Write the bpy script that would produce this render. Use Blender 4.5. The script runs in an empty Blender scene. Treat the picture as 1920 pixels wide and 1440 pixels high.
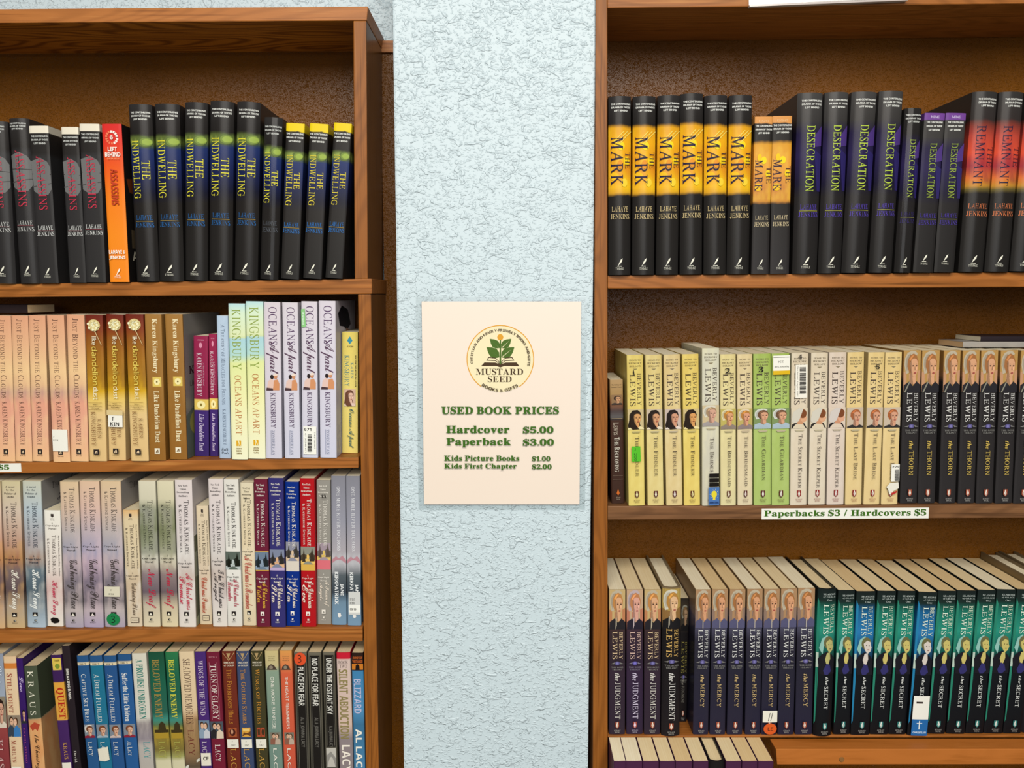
import bpy, bmesh, math, random
from mathutils import Vector
C = bpy.context.scene.collection
sc = bpy.context.scene
random.seed(7)
# ------------------------------------------------------------------ camera, world, lights, exposure
F_PX, PITCH, CAM_Z = 1550.0, math.radians(6.2), 1.5
cam = bpy.data.objects.new('camera', bpy.data.cameras.new('camera')); C.objects.link(cam)
cam.data.sensor_width = 36; cam.data.lens = F_PX/1920*36; cam.data.clip_start = 0.02
cam.location = (0, 0, CAM_Z); cam.rotation_euler = (math.pi/2-PITCH, 0, 0)
sc.camera = cam
world = bpy.data.worlds.new('world'); sc.world = world; world.use_nodes = True
bg = world.node_tree.nodes['Background']
bg.inputs[0].default_value = (1.0, .95, .88, 1); bg.inputs[1].default_value = 0.17
def area(name, loc, target, sx, sy, power, col):
    l = bpy.data.lights.new(name, 'AREA'); l.shape = 'RECTANGLE'; l.size = sx; l.size_y = sy
    l.energy = power; l.color = col
    o = bpy.data.objects.new(name, l); C.objects.link(o); o.location = loc
    o.rotation_euler = (Vector(target)-Vector(loc)).to_track_quat('-Z', 'Y').to_euler()
area('ceiling_panel_near', (0.1, -0.95, 2.72), (0.1, -0.5, 0), 1.9, 1.2, 108, (1, .93, .83))
area('ceiling_panel_far', (-0.2, -3.6, 2.72), (-0.2, 0.2, 1.2), 3.6, 0.9, 96, (1, .94, .86))
area('shop_window', (0.9, -5.4, 1.9), (0, 1, 1.4), 3.2, 1.6, 62, (.97, .98, 1.0))
sc.view_settings.view_transform = 'Standard'; sc.view_settings.look = 'None'
sc.view_settings.exposure = -0.06; sc.view_settings.gamma = 1; sc.view_settings.use_curve_mapping = False
sc.cycles.max_bounces = 5; sc.cycles.diffuse_bounces = 3; sc.cycles.glossy_bounces = 2
sc.cycles.transmission_bounces = 2; sc.cycles.transparent_max_bounces = 6

def bp(x, y, Y):
    """the point of the plane at distance Y that stands at pixel (x, y) of the 1920x1440 frame"""
    dx, dy = (x-960)/F_PX, -(y-720)/F_PX
    dr = Vector((dx, math.cos(PITCH)+dy*math.sin(PITCH), -math.sin(PITCH)+dy*math.cos(PITCH)))
    p = dr*(Y/dr.y); return Vector((p.x, Y, p.z+CAM_Z))
Y_PIL, Y_L, Y_R, Y_WALL = 1.127, 1.112, 1.122, 1.272

# ------------------------------------------------------------------ materials
def lin(h):
    h = h.lstrip('#'); out = []
    for i in (0, 2, 4):
        c = int(h[i:i+2], 16)/255
        out.append(c/12.92 if c <= .04045 else ((c+.055)/1.055)**2.4)
    return (out[0]*.72, out[1]*.80, out[2]*.86, 1)   # paint under the room's warm light
MATS = {}
def nodes(name):
    m = bpy.data.materials.new(name); m.use_nodes = True
    nt = m.node_tree; return m, nt, nt.nodes['Principled BSDF'], nt.nodes, nt.links
def tinted(nt, sock, bs):
    """multiply a colour by the object's own colour (a reprint in another ink, a paler paper)"""
    oi = nt.nodes.new('ShaderNodeObjectInfo'); mx = nt.nodes.new('ShaderNodeMix'); mx.data_type = 'RGBA'; mx.blend_type = 'MULTIPLY'
    mx.inputs[0].default_value = 1
    if isinstance(sock, tuple): mx.inputs[6].default_value = sock
    else: nt.links.new(sock, mx.inputs[6])
    nt.links.new(oi.outputs['Color'], mx.inputs[7]); nt.links.new(mx.outputs[2], bs.inputs['Base Color'])
def ink(h, rough=.42):
    k = ('ink', h, rough)
    if k not in MATS:
        m, nt, b, N, L = nodes('print_'+h); b.inputs['Roughness'].default_value = rough; b.inputs['Specular IOR Level'].default_value = .12
        tinted(nt, lin(h), b); MATS[k] = m
    return MATS[k]
def ramp_node(N, stops):
    r = N.new('ShaderNodeValToRGB'); e = r.color_ramp.elements
    while len(e) < len(stops): e.new(.5)
    for x, (p, h) in zip(e, stops): x.position = p; x.color = lin(h)
    return r
def cover_mat(name, stops, mottle=None, rough=.38, amount=.5, nscale=(60, 60, 22)):
    """printed cover art: colour bands from head (0) to tail (1) plus a mottle of a second colour [(hex, from, to)]"""
    m, nt, b, N, L = nodes('cover_'+name); b.inputs['Roughness'].default_value = rough; b.inputs['Specular IOR Level'].default_value = .13
    tc = N.new('ShaderNodeTexCoord'); sp = N.new('ShaderNodeSeparateXYZ'); L.new(tc.outputs['Generated'], sp.inputs[0])
    inv = N.new('ShaderNodeMath'); inv.operation = 'SUBTRACT'; inv.inputs[0].default_value = 1; L.new(sp.outputs['Z'], inv.inputs[1])
    if isinstance(stops, str): stops = [(0, stops), (1, stops)]
    r = ramp_node(N, stops); pos = inv.outputs[0]
    out = r.outputs[0]
    if mottle:
        mp = N.new('ShaderNodeMapping'); mp.inputs['Scale'].default_value = nscale; L.new(tc.outputs['Object'], mp.inputs[0])
        nz = N.new('ShaderNodeTexNoise'); nz.inputs['Scale'].default_value = 1; nz.inputs['Detail'].default_value = 3; L.new(mp.outputs[0], nz.inputs[0])
        # wobble the band edges a little
        ad = N.new('ShaderNodeMath'); ad.operation = 'MULTIPLY_ADD'; ad.inputs[1].default_value = .03; ad.inputs[2].default_value = -.015
        L.new(nz.outputs[0], ad.inputs[0]); a2 = N.new('ShaderNodeMath'); L.new(pos, a2.inputs[0]); L.new(ad.outputs[0], a2.inputs[1]); pos = a2.outputs[0]
        for hexc, v0, v1 in mottle:
            rr = N.new('ShaderNodeMapRange'); rr.inputs[1].default_value = .47; rr.inputs[2].default_value = .62; L.new(nz.outputs[0], rr.inputs[0])
            w = N.new('ShaderNodeValToRGB'); e = w.color_ramp.elements
            e[0].position = max(v0-.015, 0); e[0].color = (0, 0, 0, 1) if v0 > 0 else (1, 1, 1, 1); e[1].position = min(v1+.015, 1); e[1].color = (0, 0, 0, 1) if v1 < 1 else (1, 1, 1, 1)
            x = e.new(v0+.015); x.color = (1, 1, 1, 1); x = e.new(v1-.015); x.color = (1, 1, 1, 1)
            L.new(inv.outputs[0], w.inputs[0])
            mu = N.new('ShaderNodeMath'); mu.operation = 'MULTIPLY'; L.new(rr.outputs[0], mu.inputs[0]); L.new(w.outputs[0], mu.inputs[1])
            m2 = N.new('ShaderNodeMath'); m2.operation = 'MULTIPLY'; m2.inputs[1].default_value = amount; L.new(mu.outputs[0], m2.inputs[0])
            mx = N.new('ShaderNodeMix'); mx.data_type = 'RGBA'; L.new(m2.outputs[0], mx.inputs[0]); L.new(out, mx.inputs[6]); mx.inputs[7].default_value = lin(hexc); out = mx.outputs[2]
    L.new(pos, r.inputs[0])
    tinted(nt, out, b); return m
def wood(name, along, base, dark, light, rough=.42, freq=1.0, cathedral=0.0):
    m, nt, b, N, L = nodes(name); b.inputs['Roughness'].default_value = rough; b.inputs['Specular IOR Level'].default_value = .18
    tc = N.new('ShaderNodeTexCoord'); mp = N.new('ShaderNodeMapping')
    s = [130*freq]*3; s['XYZ'.index(along)] = 5.0; mp.inputs['Scale'].default_value = s
    L.new(tc.outputs['Object'], mp.inputs[0])
    n1 = N.new('ShaderNodeTexNoise'); n1.inputs['Scale'].default_value = 1; n1.inputs['Detail'].default_value = 5; n1.inputs['Roughness'].default_value = .6
    L.new(mp.outputs[0], n1.inputs[0])
    r = ramp_node(N, [(.28, dark), (.46, base), (.58, base), (.75, light)]); L.new(n1.outputs[0], r.inputs[0]); out = r.outputs[0]
    # growth-ring figure
    m2 = N.new('ShaderNodeMapping'); s2 = [15.0]*3; s2['XYZ'.index(along)] = 2.4; m2.inputs['Scale'].default_value = s2; L.new(tc.outputs['Object'], m2.inputs[0])
    n2 = N.new('ShaderNodeTexNoise'); n2.inputs['Scale'].default_value = 1; n2.inputs['Detail'].default_value = 1.2; L.new(m2.outputs[0], n2.inputs[0])
    mu = N.new('ShaderNodeMath'); mu.operation = 'MULTIPLY'; mu.inputs[1].default_value = 115; L.new(n2.outputs[0], mu.inputs[0])
    si = N.new('ShaderNodeMath'); si.operation = 'SINE'; L.new(mu.outputs[0], si.inputs[0])
    mr = N.new('ShaderNodeMapRange'); mr.inputs[1].default_value = -.2; mr.inputs[2].default_value = 1; mr.inputs[4].default_value = cathedral; L.new(si.outputs[0], mr.inputs[0])
    mx = N.new('ShaderNodeMix'); mx.data_type = 'RGBA'; L.new(mr.outputs[0], mx.inputs[0]); L.new(out, mx.inputs[6]); mx.inputs[7].default_value = lin(dark); out = mx.outputs[2]
    L.new(out, b.inputs['Base Color'])
    bu = N.new('ShaderNodeBump'); bu.inputs['Strength'].default_value = .25; bu.inputs['Distance'].default_value = .0006; L.new(n1.outputs[0], bu.inputs['Height']); L.new(bu.outputs[0], b.inputs['Normal'])
    return m
def plaster(name, col, rough, big=1.0, depth=.0022, col2=None, spec=.5):
    """knock-down plaster: flattened splats over a fine orange-peel grain, painted"""
    m, nt, b, N, L = nodes(name); b.inputs['Roughness'].default_value = rough; b.inputs['Specular IOR Level'].default_value = spec
    tc = N.new('ShaderNodeTexCoord'); mp = N.new('ShaderNodeMapping'); mp.inputs['Scale'].default_value = (1, 1, 1.45); L.new(tc.outputs['Object'], mp.inputs[0])
    n1 = N.new('ShaderNodeTexNoise'); n1.inputs['Scale'].default_value = 72*big; n1.inputs['Detail'].default_value = 2.2; n1.inputs['Roughness'].default_value = .5; n1.inputs['Distortion'].default_value = .9; L.new(mp.outputs[0], n1.inputs[0])
    r1 = N.new('ShaderNodeMapRange'); r1.inputs[1].default_value = .55; r1.inputs[2].default_value = .64; r1.interpolation_type = 'SMOOTHSTEP'; L.new(n1.outputs[0], r1.inputs[0])
    n2 = N.new('ShaderNodeTexNoise'); n2.inputs['Scale'].default_value = 240*big; n2.inputs['Detail'].default_value = 1; n2.inputs['Distortion'].default_value = .5; L.new(mp.outputs[0], n2.inputs[0])
    r2 = N.new('ShaderNodeMapRange'); r2.inputs[1].default_value = .52; r2.inputs[2].default_value = .7; r2.interpolation_type = 'SMOOTHSTEP'; L.new(n2.outputs[0], r2.inputs[0])
    ma = N.new('ShaderNodeMath'); ma.operation = 'MULTIPLY_ADD'; ma.inputs[1].default_value = .55; L.new(r2.outputs[0], ma.inputs[0]); L.new(r1.outputs[0], ma.inputs[2])
    bu = N.new('ShaderNodeBump'); bu.inputs['Strength'].default_value = .8; bu.inputs['Distance'].default_value = depth; L.new(ma.outputs[0], bu.inputs['Height']); L.new(bu.outputs[0], b.inputs['Normal'])
    b.inputs['Base Color'].default_value = lin(col)
    if col2:
        n3 = N.new('ShaderNodeTexNoise'); n3.inputs['Scale'].default_value = 6; L.new(tc.outputs['Object'], n3.inputs[0])
        r = ramp_node(N, [(.35, col), (.7, col2)]); L.new(n3.outputs[0], r.inputs[0]); L.new(r.outputs[0], b.inputs['Base Color'])
    return m
def flat(name, h, rough=.5, spec=.5):
    m, nt, b, N, L = nodes(name); b.inputs['Base Color'].default_value = lin(h); b.inputs['Roughness'].default_value = rough; b.inputs['Specular IOR Level'].default_value = spec; return m
def film(name, gloss=.08):
    m, nt, b, N, L = nodes(name); N.remove(b)
    t = N.new('ShaderNodeBsdfTransparent'); t.inputs[0].default_value = (.95, .96, .96, 1); g = N.new('ShaderNodeBsdfGlossy'); g.inputs['Roughness'].default_value = .25
    mx = N.new('ShaderNodeMixShader'); mx.inputs[0].default_value = gloss; L.new(t.outputs[0], mx.inputs[1]); L.new(g.outputs[0], mx.inputs[2]); L.new(mx.outputs[0], N['Material Output'].inputs[0]); return m
M_BLUE = plaster('blue_painted_plaster', 'cbd5d8', .5, 1, .0013)
M_BROWN = plaster('brown_painted_plaster', '804a0c', .28, 3.0, .0008, '6e3e08', .2)
W_RAIL = wood('pine_edge', 'X', 'b36c34', '7c441a', 'cd8a4c', .4, 2.2, .25)
W_RAIL2 = wood('worn_shelf_edge', 'X', 'a46028', '683809', 'bf7c3c', .42, 1.8, .35)
W_DULL = wood('dull_shelf_edge', 'X', '7c5232', '54341c', '946642', .5, 1.6, .4)
W_POST = wood('pine_post', 'Z', '95561e', '5c2f08', 'ad6c30', .42, 2.4, .3)
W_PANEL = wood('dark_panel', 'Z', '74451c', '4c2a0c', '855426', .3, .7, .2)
W_UNDER = wood('stained_board', 'X', 'b36a20', '6e360a', 'c27a2c', .45, .6, .85)
W_LEDGE = wood('orange_ledge', 'X', 'b8692a', '9a5418', 'c67a38', .5, .5, .12)
def pages_mat():
    m, nt, b, N, L = nodes('page_edges'); b.inputs['Roughness'].default_value = .8
    tc = N.new('ShaderNodeTexCoord'); mp = N.new('ShaderNodeMapping'); mp.inputs['Scale'].default_value = (2600, 12, 12); L.new(tc.outputs['Object'], mp.inputs[0])
    nz = N.new('ShaderNodeTexNoise'); nz.inputs['Scale'].default_value = 1; L.new(mp.outputs[0], nz.inputs[0])
    r = ramp_node(N, [(.3, 'ecd5ae'), (.7, 'fbeccf')]); L.new(nz.outputs[0], r.inputs[0]); tinted(nt, r.outputs[0], b); return m
M_PAGES = pages_mat()

# ------------------------------------------------------------------ object helpers
def link(o, parent=None):
    C.objects.link(o)
    if parent: o.parent = parent
    return o
def mesh_obj(name, verts, faces, mats, parent=None, midx=None, smooth=False):
    me = bpy.data.meshes.new(name); me.from_pydata([tuple(v) for v in verts], [], faces)
    for m in (mats if isinstance(mats, list) else [mats]): me.materials.append(m)
    if midx: me.polygons.foreach_set('material_index', midx)
    if smooth: me.shade_smooth()
    me.update(); return link(bpy.data.objects.new(name, me), parent)
BOX = [(0, 1, 2, 3), (4, 7, 6, 5), (0, 4, 5, 1), (1, 5, 6, 2), (2, 6, 7, 3), (3, 7, 4, 0)]
def hexa(name, corners, mat, parent=None, bevel=0.0):
    """8 corners: front tl, tr, br, bl then back tl, tr, br, bl"""
    o = mesh_obj(name, corners, BOX, mat, parent)
    bm = bmesh.new(); bm.from_mesh(o.data); bmesh.ops.recalc_face_normals(bm, faces=bm.faces)
    if bevel: bmesh.ops.bevel(bm, geom=list(bm.edges), offset=bevel, segments=2, affect='EDGES', profile=.6)
    bm.to_mesh(o.data); bm.free(); return o
def slab_px(name, quad, Y, depth, mat, parent=None, bevel=.0012):
    """a board whose front face fills the pixel quad (tl,tr,br,bl) on the plane Y and which runs straight back by depth"""
    f = [bp(x, y, Y) for x, y in quad]; b = [p+Vector((0, depth, 0)) for p in f]
    return hexa(name, f+b, mat, parent, bevel)
def props(o, label=None, cat=None, group=None, kind=None):
    if label: o['label'] = label
    if cat: o['category'] = cat
    if group: o['group'] = group
    if kind: o['kind'] = kind
    return o

# ------------------------------------------------------------------ lettering: glyph outlines, laid out and fitted to boxes
GL = {}
def fch(ch, f):
    u, l = ch.isascii() and ch.isupper(), ch.isascii() and ch.islower()
    A = {'b': (0x1d400, 0x1d41a, 0x1d7ce), 'i': (0x1d434, 0x1d44e, None), 'I': (0x1d468, 0x1d482, 0x1d7ce), 's': (0x1d4d0, 0x1d4ea, 0x1d7ce),
         'n': (0x1d5a0, 0x1d5ba, 0x1d7e2), 'N': (0x1d5d4, 0x1d5ee, 0x1d7ec), 'm': (0x1d670, 0x1d68a, 0x1d7f6)}[{'r': 'i', 'f': 'b'}.get(f, f)]
    if f in 'ri' and ch == 'h': return '\u210e'
    if u: return chr(A[0]+ord(ch)-65)
    if l: return chr(A[1]+ord(ch)-97)
    if ch.isdigit() and A[2]: return chr(A[2]+ord(ch)-48)
    return ch
def glyph(ch, f):
    k = (ch, f)
    if k in GL: return GL[k]
    c = bpy.data.curves.new('g', 'FONT'); c.body = fch('S' if ch == '$' and f in 'bf' else ch, f); c.size = 1; c.resolution_u = 3
    if f == 'f': c.offset = .018
    o = bpy.data.objects.new('g', c); me = bpy.data.meshes.new_from_object(o)
    vs = [(v.co.x, v.co.y) for v in me.vertices]
    if f == 'r': vs = [(x-.27*y, y) for x, y in vs]
    fs = [tuple(p.vertices) for p in me.polygons]
    if ch == '$' and f in 'bf' and vs:
        xm = (min(v[0] for v in vs)+max(v[0] for v in vs))/2
        n = len(vs); y0, y1 = min(v[1] for v in vs), max(v[1] for v in vs); vs += [(xm-.03, y0-.07), (xm+.03, y0-.07), (xm+.03, y1+.07), (xm-.03, y1+.07)]; fs.append((n, n+1, n+2, n+3))
    if not vs: vs = [(0, 0)]
    GL[k] = (vs, fs, min(v[0] for v in vs), max(v[0] for v in vs))
    bpy.data.objects.remove(o); bpy.data.curves.remove(c); bpy.data.meshes.remove(me)
    return GL[k]
GAP = {'s': -.012, 'i': .045, 'I': .04, 'r': .085, 'b': .05, 'f': .035, 'n': .09, 'N': .075, 'm': .1}
def layout(text, font):
    """-> verts, faces, in em; font 'c' = upright serif small capitals"""
    vs, fs, x = [], [], 0
    for ch in text:
        s, f = 1, font
        if font == 'c':
            f = 'r'
            if ch.islower(): ch, s = ch.upper(), .78
        if ch == ' ': x += .26; continue
        gv, gf, a, b = glyph(ch, f)
        if f == 's' or f in 'iI': a2, b2 = a*.6, b
        else: a2, b2 = a, b
        n = len(vs); vs += [((px-a2)*s+x, py*s) for px, py in gv]; fs += [tuple(i+n for i in q) for q in gf]
        x += (b2-a2)*s+GAP[f]
    return vs, fs
def fit(text, font):
    vs, fs = layout(text, font)
    x0, x1 = min(v[0] for v in vs), max(v[0] for v in vs); y0, y1 = min(v[1] for v in vs), max(v[1] for v in vs)
    return [((x-x0)/(x1-x0), (y-y0)/(y1-y0)) for x, y in vs], fs
# printed elements in (u right, v down) of a face:
# ('T', part, text, font, u0,u1,v0,v1, col) reading downwards; ('H', ...) reading across; ('R'|'E', part, u0,u1,v0,v1, col); ('P', part, pts, col)
def element(e):
    k = e[0]
    if k == 'T':
        vs, fs = fit(e[2], e[3]); u0, u1, v0, v1 = e[4:8]
        return [(u0+y*(u1-u0), v0+x*(v1-v0)) for x, y in vs], fs
    if k == 'H':
        vs, fs = fit(e[2], e[3]); u0, u1, v0, v1 = e[4:8]
        return [(u0+x*(u1-u0), v1-y*(v1-v0)) for x, y in vs], fs
    if k == 'R':
        u0, u1, v0, v1 = e[2:6]; n = 8
        vs = [(u0+(u1-u0)*i/n, v) for i in range(n+1) for v in (v0, v1)]
        return vs, [(2*i, 2*i+1, 2*i+3, 2*i+2) for i in range(n)]
    if k == 'E':
        u0, u1, v0, v1 = e[2:6]; n = 20
        return [((u0+u1)/2+(u1-u0)/2*math.cos(2*math.pi*i/n), (v0+v1)/2-(v1-v0)/2*math.sin(2*math.pi*i/n)) for i in range(n)], [tuple(range(n))]
    return list(e[2]), [tuple(range(len(e[2])))]
def build_prints(els, mapping, parent=None, cuts=None, step=.00010, start=.00012):
    """one mesh per printed part; mapping(u, v, lift) -> xyz. -> {part: mesh}"""
    parts = {}
    for n, e in enumerate(els):
        vs, fs = element(e); P = parts.setdefault(e[1], ([], [], [], [])); mat = ink(e[-1])
        if mat not in P[3]: P[3].append(mat)
        o = len(P[0]); P[0].extend((u, v, start+step*n) for u, v in vs); P[1].extend(tuple(i+o for i in f) for f in fs); P[2].extend([P[3].index(mat)]*len(fs))
    out = {}
    for name, (vs, fs, mi, mats) in parts.items():
        me = bpy.data.meshes.new(name); me.from_pydata(vs, [], fs)
        for m in mats: me.materials.append(m)
        me.polygons.foreach_set('material_index', mi)
        bm = bmesh.new(); bm.from_mesh(me)
        bmesh.ops.triangulate(bm, faces=[f for f in bm.faces if len(f.verts) > 4])
        if cuts:
            for c in cuts: bmesh.ops.bisect_plane(bm, geom=bm.verts[:]+bm.edges[:]+bm.faces[:], plane_co=(c, 0, 0), plane_no=(1, 0, 0))
        for v in bm.verts: v.co = mapping(*v.co)
        cen = mapping(.5, .5, 0); out_dir = (Vector(mapping(.5, .5, .01))-Vector(cen))
        bm.normal_update()
        for f in bm.faces:
            if f.normal.dot(out_dir) < 0: f.normal_flip()
        bm.to_mesh(me); bm.free(); me.update(); out[name] = me
    return out

# ------------------------------------------------------------------ small printed pictures
PIC, EMB, TIT, AUT, SER = 'cover_picture', 'publisher_emblem', 'title_lettering', 'author_lettering', 'series_lettering'
def inbox(els, u0, u1, v0, v1):
    U = lambda x: u0+x*(u1-u0); V = lambda y: v0+y*(v1-v0); out = []
    for e in els:
        if e[0] in 'RE': out.append((e[0], PIC, U(e[1]), U(e[2]), V(e[3]), V(e[4]), e[5]))
        else: out.append(('P', PIC, [(U(x), V(y)) for x, y in e[1]], e[2]))
    return out
def woman(u0, u1, v0, v1, bg='b9a98c', hair='3a2218', skin='d59a74', dress='2a2526', cap=None, wave=False, low=.8, bg2=None):
    """head and shoulders turned a little: background, hair, bonnet, neck, dress, face with eyes, brows, nose and mouth"""
    mixc = lambda c, k: '%02x%02x%02x' % tuple(int(min(255, int(c[i:i+2], 16)*k)) for i in (0, 2, 4))
    dk, lt, s = mixc(skin, .76), mixc(skin, 1.1), low; hl = mixc(hair, 1.3)
    e = [('R', 0, 1, 0, 1, bg)]
    if bg2: e.append(('P', [(0, .5), (.5, .58), (1, .46), (1, 1), (0, 1)], bg2))
    if cap: e += [('P', [(.04, .46*s), (.06, .24*s), (.2, .08*s), (.44, .01), (.66, .02), (.8, .1*s), (.6, .4*s), (.3, .7*s), (.14, .74*s)], cap), ('P', [(.1, .46*s), (.12, .28*s), (.24, .14*s), (.4, .1*s), (.3, .4*s), (.2, .66*s)], mixc(cap, .86))]
    if wave: e += [('P', [(.1, .3*s), (.3, .06*s), (.62, .04*s), (.8, .18*s), (.84, .4*s), (.75, .8*s), (.85, 1), (.05, 1), (.0, .8), (.08, .55)], hair)]
    e += [('P', [(.2, .5*s), (.22, .3*s), (.36, .15*s), (.56, .1*s), (.74, .16*s), (.85, .34*s), (.84, .5*s), (.6, .6*s), (.34, .72*s)], hair), ('P', [(.3, .3*s), (.44, .17*s), (.6, .14*s), (.5, .22*s), (.36, .34*s)], hl)]
    e += [('P', [(.4, .7*s), (.7, .74*s), (.74, s+.05), (.36, s+.05)], dk), ('P', [(.5, .82*s), (.7, .8*s), (.72, s+.04), (.56, s+.05)], skin),
          ('P', [(0, 1), (.02, s+.07), (.32, s-.02), (.55, s+.09), (.76, s-.02), (1, s+.07), (1, 1)], dress),
          ('P', [(.36, .4*s), (.42, .3*s), (.56, .25*s), (.72, .27*s), (.81, .38*s), (.82, .52*s), (.79, .66*s), (.7, .8*s), (.6, .85*s), (.5, .8*s), (.4, .66*s)], skin),
          ('P', [(.36, .4*s), (.41, .31*s), (.45, .4*s), (.45, .58*s), (.52, .8*s), (.4, .66*s)], dk), ('E', .66, .78, .52*s, .62*s, lt)]
    if wave: e += [('P', [(.24, .4*s), (.38, .34*s), (.36, .6*s), (.44, .82*s), (.7, .98), (.3, 1), (.14, .9), (.16, .6*s)], hair)]
    for x in (.525, .725): e += [('E', x-.05, x+.05, .465*s, .505*s, '3a241c'), ('P', [(x-.07, .435*s), (x, .415*s), (x+.07, .435*s), (x, .428*s)], hair)]
    e += [('P', [(.635, .48*s), (.675, .61*s), (.61, .62*s)], dk), ('E', .56, .71, .685*s, .73*s, 'a04a42')]
    return inbox(e, u0, u1, v0, v1)
def back_of_head(u0, u1, v0, v1, bg='d8c4a8'):
    e = [('R', 0, 1, 0, 1, bg), ('P', [(0, 1), (.05, .8), (.35, .68), (.8, .76), (.95, 1)], '25201f'), ('P', [(.38, .5), (.7, .5), (.72, .8), (.36, .78)], 'c98e68'),
         ('P', [(.5, .3), (.75, .1), (.95, .22), (.9, .4), (.96, .5), (.88, .66), (.7, .72), (.55, .6)], 'd9a07a'), ('E', .45, .93, .06, .5, '7a4526'),
         ('P', [(0, .6), (.1, .2), (.45, 0), (.72, .04), (.6, .3), (.46, .62), (.3, .74), (.06, .72)], 'cfc3b2')]
    return inbox(e, u0, u1, v0, v1)
def couple(u0, u1, v0, v1, a='8c2a2c', b='e0d4c8', bg='5d6a78'):
    e = [('R', 0, 1, 0, 1, bg), ('P', [(0, 1), (.02, .6), (.3, .42), (.52, .6), (.5, 1)], a), ('P', [(.45, 1), (.5, .62), (.72, .46), (1, .65), (1, 1)], b),
         ('E', .16, .5, .06, .4, '3c2618'), ('E', .22, .5, .14, .46, 'd9a888'), ('E', .52, .86, .1, .46, '4d3220'), ('E', .52, .78, .16, .48, 'deb092'),
         ('E', .3, .36, .26, .29, '33221c'), ('E', .6, .66, .28, .31, '33221c')]
    return inbox(e, u0, u1, v0, v1)
def scenery(u0, u1, v0, v1, sky='8fa3b4', ground='4a4a48', tree='37332c', accent='d9c8a0'):
    e = [('R', 0, 1, 0, 1, sky), ('P', [(0, .5), (.2, .38), (.45, .5), (.7, .34), (1, .48), (1, 1), (0, 1)], ground), ('P', [(0, .8), (.4, .68), (1, .78), (1, 1), (0, 1)], accent),
         ('P', [(.1, .85), (.22, .1), (.34, .85)], tree), ('P', [(.62, .82), (.8, .05), (.97, .82)], tree), ('E', .42, .6, .42, .72, accent)]
    return inbox(e, u0, u1, v0, v1)
def beach_pair(u0, u1, v0, v1):
    e = [('P', [(.05, .95), (.12, .5), (.4, .3), (.56, .45), (.6, .95)], 'e0bcae'), ('E', .3, .56, .1, .36, '2a2022'), ('P', [(.5, .98), (.56, .42), (.82, .36), (.96, .6), (.95, .98)], 'd08c60'),
         ('E', .55, .82, .08, .34, 'c98862'), ('P', [(.5, .14), (.7, 0), (.9, .1), (.8, .16), (.6, .18)], 'e8d0c0'), ('P', [(.0, 1), (.04, .84), (.5, .88), (.5, 1)], '4a3436')]
    return inbox(e, u0, u1, v0, v1)
def quill(c='efe6d2', y=.905, cy=.047, u0=.36, u1=.64):
    U = lambda x: u0+x*(u1-u0); V = lambda v: y+v*cy
    return [('P', EMB, [(U(.92), V(0)), (U(.8), V(.4)), (U(.5), V(.68)), (U(.2), V(.9)), (U(.36), V(.55)), (U(.6), V(.2))], c),
            ('P', EMB, [(U(.2), V(.88)), (U(.0), V(1)), (U(.75), V(1.02)), (U(.8), V(.95)), (U(.2), V(.96)), (U(.3), V(.88))], c),
            ('H', EMB, 'TYNDALE', 'r', u0-.06, u1+.02, y+cy*1.12, y+cy*1.4, c)]
def bethany(c='4a3a34', w='efe6d6', y=.9, u=.5, s=.12, txt=None):
    a, b = u-s, u+s; h = .048
    return [('P', EMB, [(a, y), (b, y), (b, y+h*.7), (u, y+h), (a, y+h*.7)], c), ('P', EMB, [(u, y-.002), (u+s*.55, y+h*.5), (u, y+h*.95), (u-s*.55, y+h*.5)], w),
            ('R', EMB, u-s*.08, u+s*.08, y+h*.3, y+h*.95, c), ('H', EMB, 'BETHANY', 'r', u-.2, u+.2, y+.056, y+.066, txt or c), ('H', EMB, 'HOUSE', 'r', u-.15, u+.15, y+.068, y+.078, txt or c)]
def block(c='221c1a', w='e8dccb', y=.91, u=.5, s=.16, h=.04, txt=None):
    e = [('R', EMB, u-s, u+s, y, y+h, c), ('P', EMB, [(u-s*.6, y+h*.8), (u-s*.1, y+h*.3), (u+s*.4, y+h*.25), (u+s*.5, y+h*.8)], w), ('R', EMB, u-s*.05, u+s*.1, y+h*.45, y+h*.95, c)]
    if txt: e.append(('H', EMB, txt, 'r', u-s*1.2, u+s*1.2, y+h+.006, y+h+.015, c))
    return e
def lines(part, rows, font, col, v, dv, h, u0=.12, u1=.9, c=None):
    """centred short lines reading across; each row = (text, width share)"""
    m = c if c is not None else (u0+u1)/2
    return [('H', part, t, font, m-(u1-u0)/2*w, m+(u1-u0)/2*w, v+i*dv, v+i*dv+h, col) for i, (t, w) in enumerate(rows)]
CONT = [('THE CONTINUING', 1), ('DRAMA OF THOSE', .98), ('LEFT BEHIND', .7)]

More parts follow.
